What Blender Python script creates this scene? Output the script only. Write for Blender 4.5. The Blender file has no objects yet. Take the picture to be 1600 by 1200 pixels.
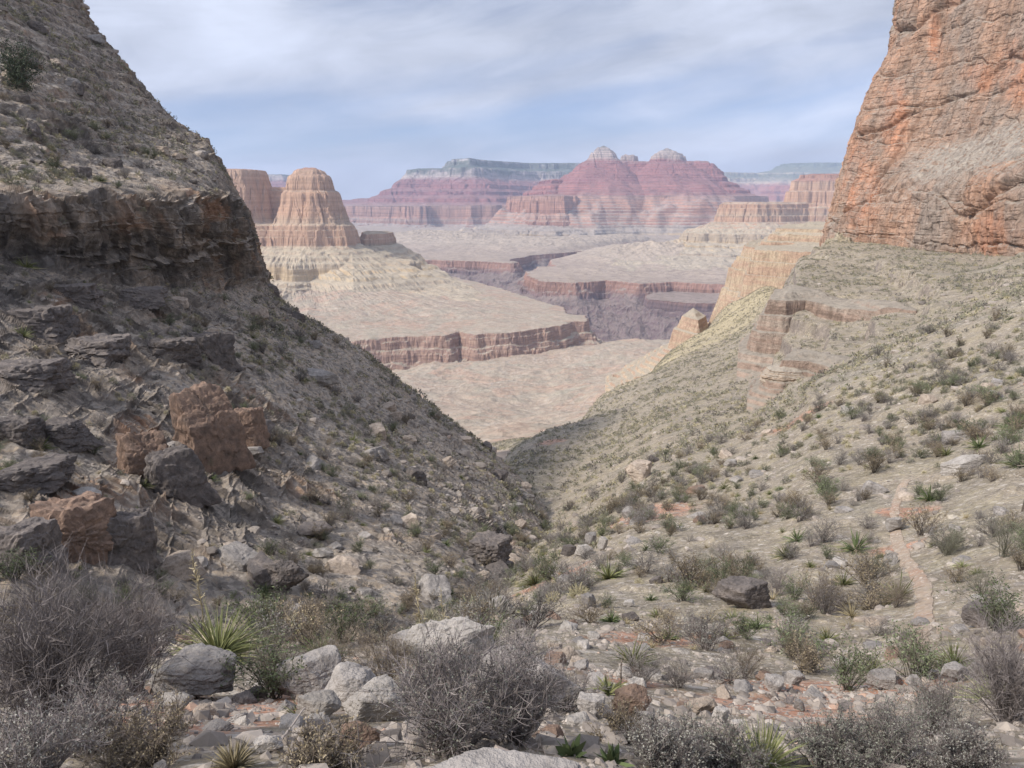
import bpy, math, random
import numpy as np
from mathutils import Vector, Matrix
R = math.radians
scene = bpy.context.scene
rng = np.random.default_rng(7)
random.seed(7)

# ------------------------------------------------------------------ camera
FPX, PITCH = 1180.0, R(13.6)
cam_data = bpy.data.cameras.new("camera")
cam_data.sensor_width = 36.0
cam_data.lens = 36.0 * FPX / 1600.0
cam_data.clip_start = 0.05
cam_data.clip_end = 60000.0
cam = bpy.data.objects.new("camera", cam_data)
scene.collection.objects.link(cam)
cam.location = (0, 0, 0)
cam.rotation_euler = (R(90) - PITCH, 0, 0)
scene.camera = cam

# ------------------------------------------------------------------ light
SUN_ELEV, SUN_AZ = R(43), R(-113)        # azimuth measured from +Y towards +X: behind the camera, to its left
sd = bpy.data.lights.new("sun", 'SUN')
sd.energy = 2.7
sd.angle = R(6)
sd.color = (1.0, 0.93, 0.83)
sun = bpy.data.objects.new("sun", sd)
scene.collection.objects.link(sun)
sun_dir = Vector((math.sin(SUN_AZ) * math.cos(SUN_ELEV), math.cos(SUN_AZ) * math.cos(SUN_ELEV), math.sin(SUN_ELEV)))
sun.rotation_euler = sun_dir.to_track_quat('Z', 'Y').to_euler()

world = bpy.data.worlds.new("World")
scene.world = world
world.use_nodes = True
def build_world():
    nt = world.node_tree
    N, L = nt.nodes, nt.links
    N.clear()
    out = N.new('ShaderNodeOutputWorld')
    bg = N.new('ShaderNodeBackground')
    bg.inputs['Strength'].default_value = 0.10
    sky = N.new('ShaderNodeTexSky')
    sky.sky_type = 'NISHITA'
    sky.sun_disc = False
    sky.sun_elevation = SUN_ELEV
    sky.sun_rotation = SUN_AZ
    sky.altitude = 1500
    sky.air_density = 1.0
    sky.dust_density = 0.6
    sky.ozone_density = 1.6
    tc = N.new('ShaderNodeTexCoord')
    sep = N.new('ShaderNodeSeparateXYZ')
    L.new(tc.outputs['Generated'], sep.inputs[0])
    def M(op, a, b=None, c=None):
        n = N.new('ShaderNodeMath'); n.operation = op
        for i, v in enumerate((a, b, c)):
            if v is None: continue
            if isinstance(v, (int, float)): n.inputs[i].default_value = v
            else: L.new(v, n.inputs[i])
        return n.outputs[0]
    # cloud deck: the view direction meets a flat layer overhead
    zc = M('ADD', M('MAXIMUM', sep.outputs[2], 0.0), 0.10)
    px = M('DIVIDE', sep.outputs[0], zc)
    py = M('DIVIDE', sep.outputs[1], zc)
    comb = N.new('ShaderNodeCombineXYZ')
    L.new(px, comb.inputs[0]); L.new(py, comb.inputs[1])
    def noise(rot, sx, sy, scale, detail, rough, off=0.0, dist=0.0):
        mp = N.new('ShaderNodeMapping')
        mp.inputs['Rotation'].default_value = (0, 0, R(rot))
        mp.inputs['Scale'].default_value = (sx, sy, 1)
        mp.inputs['Location'].default_value = (off, off * 0.7, off * 0.3)
        L.new(comb.outputs[0], mp.inputs[0])
        n = N.new('ShaderNodeTexNoise')
        n.inputs['Scale'].default_value = scale
        n.inputs['Detail'].default_value = detail
        n.inputs['Roughness'].default_value = rough
        n.inputs['Distortion'].default_value = dist
        L.new(mp.outputs[0], n.inputs['Vector'])
        return n.outputs[0]
    def dnoise(tilt, kx, kz, scale, detail, rough, off, dist):
        c = N.new('ShaderNodeCombineXYZ')
        L.new(M('MULTIPLY', sep.outputs[0], kx), c.inputs[0]); L.new(M('MULTIPLY', sep.outputs[1], kx), c.inputs[1])
        L.new(M('ADD', M('MULTIPLY', M('SUBTRACT', sep.outputs[2], M('MULTIPLY', sep.outputs[0], tilt)), kz), off), c.inputs[2])
        n = N.new('ShaderNodeTexNoise'); L.new(c.outputs[0], n.inputs['Vector'])
        n.inputs['Scale'].default_value = scale; n.inputs['Detail'].default_value = detail
        n.inputs['Roughness'].default_value = rough; n.inputs['Distortion'].default_value = dist
        return n.outputs[0]
    big = dnoise(0.05, 1.0, 2.6, 3.0, 4, 0.5, 2.3, 0.5)
    streak = dnoise(0.22, 0.8, 9.0, 2.2, 4, 0.5, 5.2, 0.25)
    fine = dnoise(0.10, 1.3, 3.8, 2.6, 7, 0.56, 8.4, 0.5)
    wisp = dnoise(0.14, 1.7, 6.5, 4.2, 7, 0.62, 3.4, 0.7)
    fine = M('ADD', M('MULTIPLY', fine, 0.62), M('MULTIPLY', wisp, 0.38))
    # open, bluer gap in the deck low over the canyon, a bright bank beneath it
    el = M('ADD', sep.outputs[2], M('MULTIPLY', M('SUBTRACT', streak, 0.5), 0.10))
    el = M('ADD', el, M('MULTIPLY', M('SUBTRACT', big, 0.5), 0.07))
    el = M('SUBTRACT', el, M('MULTIPLY', sep.outputs[0], 0.05))
    ramp = N.new('ShaderNodeValToRGB')
    cr = ramp.color_ramp
    cr.interpolation = 'EASE'
    pts = [(0.0, 1.25), (0.030, 1.2), (0.050, 0.92), (0.078, 0.60), (0.102, 0.72), (0.135, 0.95), (0.19, 1.0), (0.235, 0.92), (0.28, 0.70), (0.40, 0.8), (1.0, 0.85)]
    cr.elements[0].position, cr.elements[0].color = pts[0][0], (pts[0][1],) * 3 + (1,)
    cr.elements[1].position, cr.elements[1].color = pts[-1][0], (pts[-1][1],) * 3 + (1,)
    for p, v in pts[1:-1]:
        e = cr.elements.new(p); e.color = (v, v, v, 1)
    L.new(el, ramp.inputs[0])
    cov = M('ADD', ramp.outputs[0], M('MULTIPLY', M('SUBTRACT', big, 0.5), 0.7))
    cov = M('ADD', cov, M('MULTIPLY', M('SUBTRACT', streak, 0.5), 0.7))
    cov = M('ADD', cov, M('MULTIPLY', M('SUBTRACT', fine, 0.5), 1.0))
    covn = N.new('ShaderNodeClamp'); L.new(cov, covn.inputs[0])
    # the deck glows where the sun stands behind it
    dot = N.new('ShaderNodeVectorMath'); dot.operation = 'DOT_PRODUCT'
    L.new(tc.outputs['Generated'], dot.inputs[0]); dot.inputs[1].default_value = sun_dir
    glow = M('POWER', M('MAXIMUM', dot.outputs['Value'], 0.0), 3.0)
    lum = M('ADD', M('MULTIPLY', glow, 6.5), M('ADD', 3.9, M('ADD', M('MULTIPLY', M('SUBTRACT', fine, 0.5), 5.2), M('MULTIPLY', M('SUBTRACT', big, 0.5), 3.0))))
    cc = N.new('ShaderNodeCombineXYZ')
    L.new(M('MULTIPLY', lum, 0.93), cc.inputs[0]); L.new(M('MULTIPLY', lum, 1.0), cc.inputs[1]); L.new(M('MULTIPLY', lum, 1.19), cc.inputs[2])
    hs = N.new('ShaderNodeMix'); hs.data_type = 'RGBA'; hs.blend_type = 'MULTIPLY'
    hs.inputs[0].default_value = 1.0
    L.new(sky.outputs[0], hs.inputs[6]); hs.inputs[7].default_value = (0.50, 0.56, 0.72, 1)
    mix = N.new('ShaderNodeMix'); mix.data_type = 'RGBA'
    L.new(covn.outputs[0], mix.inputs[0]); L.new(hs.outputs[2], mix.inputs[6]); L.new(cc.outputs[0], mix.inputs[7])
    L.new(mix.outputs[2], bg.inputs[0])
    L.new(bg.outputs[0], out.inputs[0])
build_world()
scene.view_settings.view_transform = 'Standard'
scene.view_settings.look = 'None'
scene.view_settings.exposure = 0.80
scene.view_settings.gamma = 1.0
scene.cycles.max_bounces = 4
scene.cycles.diffuse_bounces = 2
scene.cycles.glossy_bounces = 1
scene.cycles.volume_bounces = 0
scene.cycles.transparent_max_bounces = 4
scene.cycles.use_denoising = True
scene.cycles.caustics_reflective = False
scene.cycles.caustics_refractive = False

# ------------------------------------------------------------------ numeric helpers
CP, SP = math.cos(PITCH), math.sin(PITCH)
def q_of(py):                                  # slope of the sight line (z per metre of forward distance)
    yc = (600.0 - np.asarray(py, float)) / FPX
    return (-SP + yc * CP) / (CP + yc * SP)
def dy_of(py):
    return CP + (600.0 - np.asarray(py, float)) / FPX * SP
def W(px, py, d):
    return np.array([(px - 800.0) / FPX / dy_of(py) * d, d, float(q_of(py)) * d])
def to_px(P):
    P = np.asarray(P)
    zc = P[..., 1] * CP - P[..., 2] * SP
    yc = P[..., 1] * SP + P[..., 2] * CP
    zc = np.where(zc < 1e-3, 1e-3, zc)
    return 800 + FPX * P[..., 0] / zc, 600 - FPX * yc / zc, zc

def hash3(ix, iy, iz, seed=0):
    u = np.uint32
    h = ix.astype(np.int32).astype(u) * u(374761393) + iy.astype(np.int32).astype(u) * u(668265263) + iz.astype(np.int32).astype(u) * u(2147483647) + u((seed * 974711) & 0xffffffff)
    h = (h ^ (h >> u(13))) * u(1274126177)
    h = (h ^ (h >> u(16))) * u(2246822519)
    return h ^ (h >> u(15))
_G = rng.normal(size=(256, 3)).astype(np.float32)
_G /= np.linalg.norm(_G, axis=1)[:, None]
def perlin(x, y, z, seed=0):
    x, y, z = np.broadcast_arrays(x, y, z)
    xi, yi, zi = np.floor(x), np.floor(y), np.floor(z)
    fx, fy, fz = (x - xi).astype(np.float32), (y - yi).astype(np.float32), (z - zi).astype(np.float32)
    xi, yi, zi = xi.astype(np.int64), yi.astype(np.int64), zi.astype(np.int64)
    u, v, w = [t * t * t * (t * (t * 6 - 15) + 10) for t in (fx, fy, fz)]
    res = 0
    for a in (0, 1):
        for b in (0, 1):
            for c in (0, 1):
                g = _G[hash3(xi + a, yi + b, zi + c, seed) & 255]
                d = g[..., 0] * (fx - a) + g[..., 1] * (fy - b) + g[..., 2] * (fz - c)
                res = res + d * (u if a else 1 - u) * (v if b else 1 - v) * (w if c else 1 - w)
    return res * 1.5
def fbm(x, y, z, oct=4, seed=0, gain=0.5, lac=2.03, ridged=False):
    s, a, f, t = 0, 1.0, 1.0, 0
    for o in range(oct):
        n = perlin(np.asarray(x) * f + (o * 19.37 + 0.41 + seed * .173) % 97, np.asarray(y) * f + (o * 7.91 + 0.23) % 97, np.asarray(z) * f + (o * 3.3 + .37) % 97, seed + o * 17)
        if ridged: n = 1 - 2 * np.abs(n)
        s = s + a * n; t += a; a *= gain; f *= lac
    return s / t
def worley(x, y, z, seed=0, jit=0.95):
    """nearest two cell points: F1, F2 and a random number of the nearest cell"""
    shp = np.shape(x)
    f = np.float32
    x, y, z = [np.ravel(t) for t in np.broadcast_arrays(x, y, z)]
    xf, yf, zf = np.floor(x), np.floor(y), np.floor(z)
    x, y, z = (x - xf).astype(f), (y - yf).astype(f), (z - zf).astype(f)
    xi, yi, zi = xf.astype(np.int32), yf.astype(np.int32), zf.astype(np.int32)
    f1 = np.full(x.shape, 9.0, f); f2 = np.full(x.shape, 9.0, f); rid = np.zeros(x.shape, np.uint32)
    k = f(jit / 1023.0); o = f(.5 - jit * .5)
    for a in (-1, 0, 1):
        for b in (-1, 0, 1):
            for c in (-1, 0, 1):
                h = hash3(xi + a, yi + b, zi + c, seed)
                dx = (h & 1023) * k + (a + o) - x; dy = ((h >> 10) & 1023) * k + (b + o) - y; dz = ((h >> 20) & 1023) * k + (c + o) - z
                d = dx * dx + dy * dy + dz * dz
                near = d < f1
                f2 = np.where(near, f1, np.minimum(f2, d))
                rid = np.where(near, h, rid)
                f1 = np.where(near, d, f1)
    rid = ((rid * np.uint32(40503)) & 0xffff) / f(65535.0)
    return np.sqrt(f1).reshape(shp), np.sqrt(f2).reshape(shp), rid.reshape(shp)
def sstep(a, b, x):
    t = np.clip((np.asarray(x, float) - a) / (b - a), 0, 1)
    return t * t * (3 - 2 * t)
def pchip(x, Y, xq):
    """monotone cubic through (x, Y[i, ...]) along the first axis"""
    x = np.asarray(x, float); Y = np.asarray(Y, float)
    h = np.diff(x); sh = (-1,) + (1,) * (Y.ndim - 1)
    dl = np.diff(Y, axis=0) / h.reshape(sh)
    m = np.zeros_like(Y)
    if len(x) > 2:
        w1 = (2 * h[1:] + h[:-1]).reshape(sh); w2 = (h[1:] + 2 * h[:-1]).reshape(sh)
        ok = dl[:-1] * dl[1:] > 0
        with np.errstate(divide='ignore', invalid='ignore'):
            hm = (w1 + w2) / (w1 / dl[:-1] + w2 / dl[1:])
        m[1:-1] = np.where(ok, hm, 0)
    m[0], m[-1] = dl[0], dl[-1]
    xq = np.clip(xq, x[0], x[-1])
    i = np.clip(np.searchsorted(x, xq) - 1, 0, len(x) - 2)
    t = ((xq - x[i]) / h[i]).reshape(sh); hh = h[i].reshape(sh)
    return (2 * t**3 - 3 * t**2 + 1) * Y[i] + (t**3 - 2 * t**2 + t) * hh * m[i] + (-2 * t**3 + 3 * t**2) * Y[i + 1] + (t**3 - t**2) * hh * m[i + 1]
def catmull(x, Y, xq):
    x = np.asarray(x, float); Y = np.asarray(Y, float)
    h = np.diff(x); sh = (-1,) + (1,) * (Y.ndim - 1)
    dl = np.diff(Y, axis=0) / h.reshape(sh)
    m = np.empty_like(Y); m[0], m[-1] = dl[0], dl[-1]
    m[1:-1] = (dl[:-1] * h[1:].reshape(sh) + dl[1:] * h[:-1].reshape(sh)) / (h[1:] + h[:-1]).reshape(sh)
    m *= 0.8
    i = np.clip(np.searchsorted(x, xq) - 1, 0, len(x) - 2)
    t = ((xq - x[i]) / h[i]).reshape(sh); hh = h[i].reshape(sh)
    return (2 * t**3 - 3 * t**2 + 1) * Y[i] + (t**3 - 2 * t**2 + t) * hh * m[i] + (-2 * t**3 + 3 * t**2) * Y[i + 1] + (t**3 - t**2) * hh * m[i + 1]

# ------------------------------------------------------------------ mesh helpers
def make_mesh(name, V, F, attrs=None, smooth=False):
    V = np.ascontiguousarray(V, np.float32).reshape(-1, 3); F = np.ascontiguousarray(F, np.int32)
    k = F.shape[1]
    me = bpy.data.meshes.new(name)
    me.vertices.add(len(V)); me.vertices.foreach_set('co', V.ravel())
    me.loops.add(F.size); me.loops.foreach_set('vertex_index', F.ravel())
    me.polygons.add(len(F)); me.polygons.foreach_set('loop_start', np.arange(0, F.size, k, dtype=np.int32))
    for an, av in (attrs or {}).items():
        a = me.attributes.new(an, 'FLOAT', 'POINT')
        a.data.foreach_set('value', np.ascontiguousarray(av, np.float32).ravel())
    me.update(calc_edges=True)
    me.polygons.foreach_set('use_smooth', np.full(len(F), bool(smooth)))
    return me
def link(name, me, mat=None, parent=None):
    o = bpy.data.objects.new(name, me)
    scene.collection.objects.link(o)
    if mat is not None and me is not None and not me.materials: me.materials.append(mat)
    if parent is not None: o.parent = parent
    return o
def tag(o, label=None, cat=None, group=None, kind=None):
    if label: o['label'] = label
    if cat: o['category'] = cat
    if group: o['group'] = group
    if kind: o['kind'] = kind
    return o
def grid_faces(nr, nc):
    i = np.arange(nr * nc, dtype=np.int32).reshape(nr, nc)
    return np.stack([i[:-1, :-1], i[:-1, 1:], i[1:, 1:], i[1:, :-1]], -1).reshape(-1, 4)
def grid_normals(P):
    du = np.gradient(P, axis=1); dv = np.gradient(P, axis=0)
    n = np.cross(du, dv)
    n /= np.linalg.norm(n, axis=-1, keepdims=True) + 1e-9
    return n

# ------------------------------------------------------------------ materials
class Mat:
    def __init__(self, name, rough=0.92):
        self.m = bpy.data.materials.new(name); self.m.use_nodes = True
        self.nt = self.m.node_tree; self.N = self.nt.nodes; self.L = self.nt.links
        self.b = self.N['Principled BSDF']; self.b.inputs['Roughness'].default_value = rough
        self.b.inputs['Specular IOR Level'].default_value = 0.15
        self.g = self.N.new('ShaderNodeNewGeometry')
    def _in(self, sock, v):
        if v is None: return
        if hasattr(v, 'is_output'): self.L.new(v, sock)
        else: sock.default_value = v
    def pos(self, sx=1, sy=1, sz=1, rot=(0, 0, 0)):
        mp = self.N.new('ShaderNodeMapping'); mp.vector_type = 'POINT'
        mp.inputs['Scale'].default_value = (sx, sy, sz); mp.inputs['Rotation'].default_value = rot
        self.L.new(self.g.outputs['Position'], mp.inputs[0]); return mp.outputs[0]
    def noise(self, vec, scale=1.0, detail=4, rough=0.55, dist=0.0):
        n = self.N.new('ShaderNodeTexNoise'); self.L.new(vec, n.inputs['Vector'])
        n.inputs['Scale'].default_value = scale; n.inputs['Detail'].default_value = detail
        n.inputs['Roughness'].default_value = rough; n.inputs['Distortion'].default_value = dist
        return n.outputs[0]
    def voronoi(self, vec, scale=1.0, feature='F1', out='Color'):
        n = self.N.new('ShaderNodeTexVoronoi'); self.L.new(vec, n.inputs['Vector'])
        n.feature = feature; n.inputs['Scale'].default_value = scale
        return n.outputs[out]
    def attr(self, name):
        n = self.N.new('ShaderNodeAttribute'); n.attribute_name = name; return n.outputs['Fac']
    def math(self, op, a, b=None, c=None, clamp=False):
        n = self.N.new('ShaderNodeMath'); n.operation = op; n.use_clamp = clamp
        for i, v in enumerate((a, b, c)): self._in(n.inputs[i], v)
        return n.outputs[0]
    def ramp(self, fac, pts, interp='LINEAR'):
        n = self.N.new('ShaderNodeValToRGB'); cr = n.color_ramp; cr.interpolation = interp
        def col(c): return (c, c, c, 1) if isinstance(c, (int, float)) else tuple(c) + (1,)
        cr.elements[0].position, cr.elements[0].color = pts[0][0], col(pts[0][1])
        cr.elements[1].position, cr.elements[1].color = pts[-1][0], col(pts[-1][1])
        for p, c in pts[1:-1]:
            e = cr.elements.new(p); e.color = col(c)
        self.L.new(fac, n.inputs[0]); return n.outputs[0]
    def mix(self, fac, a, b, mode='MIX'):
        n = self.N.new('ShaderNodeMix'); n.data_type = 'RGBA'; n.blend_type = mode
        self._in(n.inputs[0], fac)
        for i, v in ((6, a), (7, b)):
            if isinstance(v, tuple) and len(v) == 3: v = v + (1,)
            self._in(n.inputs[i], v)
        return n.outputs[2]
    def sepz(self, vec, i=2):
        n = self.N.new('ShaderNodeSeparateXYZ'); self.L.new(vec, n.inputs[0]); return n.outputs[i]
    def bump(self, h, strength=0.5, dist=0.1):
        n = self.N.new('ShaderNodeBump'); n.inputs['Strength'].default_value = strength; n.inputs['Distance'].default_value = dist
        self.L.new(h, n.inputs['Height']); self.L.new(n.outputs[0], self.b.inputs['Normal'])
    def out(self, col):
        self._in(self.b.inputs['Base Color'], col); return self.m
    def scale(self, col, f):
        """multiply a colour by a grey factor socket"""
        n = self.N.new('ShaderNodeVectorMath'); n.operation = 'SCALE'
        self.L.new(col, n.inputs[0]); self._in(n.inputs['Scale'], f); return n.outputs[0]

def ground_material():
    m = Mat('dry_hillside_soil')
    p = m.pos()
    base = m.ramp(m.noise(p, 0.09, 5, 0.6), [(0.3, (0.215, 0.187, 0.142)), (0.5, (0.27, 0.225, 0.17)), (0.7, (0.195, 0.177, 0.142))])
    red = m.ramp(m.noise(p, 2.0, 5, 0.6), [(0.3, (0.36, 0.185, 0.12)), (0.7, (0.44, 0.265, 0.185))])
    col = m.mix(m.attr('red'), base, red)
    yel = m.attr('yellow')
    col = m.mix(yel, col, (0.42, 0.345, 0.20))
    # gravel and small stones of different sizes
    for sc, lo in ((9.0, 0.55), (2.6, 0.6), (30.0, 0.5)):
        v = m.voronoi(p, sc)
        g = m.sepz(v, 0)
        st = m.ramp(m.sepz(v, 1), [(0.0, (0.20, 0.175, 0.155)), (0.5, (0.33, 0.29, 0.25)), (1.0, (0.50, 0.45, 0.39))])
        fac = m.math('GREATER_THAN', g, lo)
        d = m.voronoi(p, sc, 'F1', 'Distance')
        fac = m.math('MULTIPLY', fac, m.math('LESS_THAN', d, 0.42))
        col = m.mix(m.math('MULTIPLY', fac, 0.75), col, st)
    # straw coloured dead grass between
    gr = m.ramp(m.noise(m.pos(1, 1, 1), 0.35, 6, 0.7), [(0.47, 0.0), (0.62, 0.6)])
    gr = m.math('MULTIPLY', gr, m.math('SUBTRACT', 1.0, m.attr('red'), clamp=True))
    col = m.mix(m.math('MULTIPLY', gr, m.ramp(m.noise(p, 7.0, 3, 0.6), [(0.4, 0.15), (0.6, 1.0)])), col, (0.315, 0.27, 0.17))
    # bare rock where steep
    nz = m.sepz(m.g.outputs['True Normal'])
    rock = m.ramp(m.noise(p, 1.3, 6, 0.65), [(0.3, (0.13, 0.11, 0.10)), (0.55, (0.22, 0.185, 0.16)), (0.7, (0.30, 0.25, 0.21))])
    col = m.mix(m.ramp(nz, [(0.38, 0.9), (0.66, 0.0)]), col, rock)
    spk = m.ramp(m.noise(p, 0.6, 8, 0.72), [(0.32, 0.62), (0.5, 1.0), (0.7, 1.18)])
    col = m.scale(col, spk)
    col = m.scale(col, m.ramp(m.noise(p, 4.5, 6, 0.75), [(0.34, 0.60), (0.5, 1.0), (0.64, 1.22)]))
    m.bump(m.math('ADD', m.noise(p, 14, 5, 0.7), m.voronoi(p, 9.0, 'F1', 'Distance')), 0.5, 0.05)
    return m.out(col)

def leftwall_material():
    m = Mat('dark_varnished_rock')
    p = m.pos()
    # talus colours
    tal = m.ramp(m.noise(p, 0.10, 5, 0.6), [(0.35, (0.32, 0.26, 0.20)), (0.5, (0.42, 0.34, 0.26)), (0.68, (0.32, 0.275, 0.225))])
    for sc, lo in ((1.5, 0.55), (4.5, 0.5)):
        v = m.voronoi(m.pos(1, 1, 1.5), sc)
        st = m.ramp(m.sepz(v, 1), [(0.0, (0.16, 0.14, 0.125)), (0.5, (0.28, 0.245, 0.21)), (1.0, (0.44, 0.385, 0.33))])
        fac = m.math('MULTIPLY', m.math('GREATER_THAN', m.sepz(v, 0), lo), 0.8)
        col0 = m.mix(fac, tal if sc == 1.5 else col0, st)
    # rock: dark varnish, brown and orange broken faces
    n1 = m.noise(p, 0.16, 5, 0.6, 0.6)
    rock = m.ramp(n1, [(0.30, (0.135, 0.122, 0.113)), (0.45, (0.19, 0.165, 0.145)), (0.56, (0.24, 0.195, 0.157)), (0.64, (0.31, 0.21, 0.15)), (0.75, (0.27, 0.21, 0.165))])
    streak = m.noise(m.pos(1.6, 1.6, 0.22), 0.8, 6, 0.65)
    rock = m.scale(rock, m.ramp(streak, [(0.3, 0.62), (0.5, 1.0), (0.72, 1.45)]))
    rv = m.voronoi(m.pos(1, 1, 1.4), 0.9)
    rock = m.scale(rock, m.ramp(m.sepz(rv, 0), [(0.0, 0.75), (1.0, 1.3)]))
    rock = m.mix(m.attr('orange'), rock, m.ramp(m.noise(p, 0.7, 6, 0.7), [(0.3, (0.16, 0.095, 0.065)), (0.5, (0.31, 0.19, 0.125)), (0.7, (0.37, 0.255, 0.18))]))
    cl = m.attr('cliff')
    nz = m.sepz(m.g.outputs['True Normal'])
    steep = m.ramp(nz, [(0.25, 1.0), (0.62, 0.0)])
    fac = m.math('MAXIMUM', m.math('MULTIPLY', steep, 0.85), m.math('MULTIPLY', cl, m.ramp(nz, [(0.55, 1.0), (0.85, 0.3)])))
    col = m.mix(fac, col0, rock)
    spk = m.ramp(m.noise(p, 1.1, 9, 0.75), [(0.3, 0.55), (0.5, 1.0), (0.7, 1.3)])
    col = m.scale(col, spk)
    m.bump(m.math('ADD', m.noise(p, 3.2, 8, 0.72), m.math('MULTIPLY', m.voronoi(p, 2.1, 'F1', 'Distance'), 0.6)), 0.8, 0.35)
    return m.out(col)

def rightcliff_material():
    m = Mat('red_cliff_rock')
    p = m.pos()
    n1 = m.noise(m.pos(1, 1, 0.45), 0.020, 6, 0.62, 0.8)
    col = m.ramp(n1, [(0.28, (0.245, 0.185, 0.145)), (0.42, (0.315, 0.225, 0.17)), (0.52, (0.37, 0.24, 0.17)), (0.62, (0.41, 0.245, 0.165)), (0.75, (0.36, 0.26, 0.195))])
    col = m.mix(m.math('MULTIPLY', m.attr('orange'), m.ramp(m.noise(m.pos(1, 1, .35), 0.10, 5, .6), [(.3, .3), (.6, 1.0)])), col, (0.46, 0.225, 0.135))
    # varnish and pale streaks running down
    s1 = m.noise(m.pos(1, 1, 0.07), 0.30, 6, 0.65)
    col = m.scale(col, m.ramp(s1, [(0.3, 0.62), (0.48, 0.95), (0.7, 1.25)]))
    s2 = m.noise(m.pos(0.15, 0.15, 1), 0.55, 4, 0.6)
    col = m.scale(col, m.ramp(s2, [(0.35, 0.82), (0.5, 1.0), (0.68, 1.12)]))
    grey = m.ramp(m.noise(p, 0.045, 6, 0.7), [(0.46, 0.0), (0.60, 0.55)])
    col = m.mix(grey, col, (0.275, 0.235, 0.20))
    ck = m.voronoi(m.pos(1, 1, 0.16), 0.13, 'DISTANCE_TO_EDGE', 'Distance')
    col = m.scale(col, m.ramp(ck, [(0.0, 0.62), (0.03, 1.0)]))
    nz = m.sepz(m.g.outputs['True Normal'])
    tal = m.ramp(m.noise(p, 0.5, 7, 0.7), [(0.35, (0.20, 0.175, 0.15)), (0.5, (0.32, 0.275, 0.23)), (0.66, (0.40, 0.35, 0.29))])
    col = m.mix(m.math('MULTIPLY', m.attr('talus'), m.ramp(nz, [(0.2, 0.25), (0.5, 1.0)])), col, tal)
    col = m.mix(m.ramp(nz, [(0.55, 0.0), (0.75, 0.8)]), col, tal)
    col = m.scale(col, m.ramp(m.noise(p, 0.45, 8, 0.75), [(0.32, 0.62), (0.5, 1.0), (0.7, 1.2)]))
    m.bump(m.math('ADD', m.noise(m.pos(1, 1, 0.6), 0.6, 8, 0.72), m.math('MULTIPLY', m.voronoi(m.pos(1, 1, 0.5), 0.35, 'F1', 'Distance'), 0.7)), 0.75, 1.6)
    return m.out(col)

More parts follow.
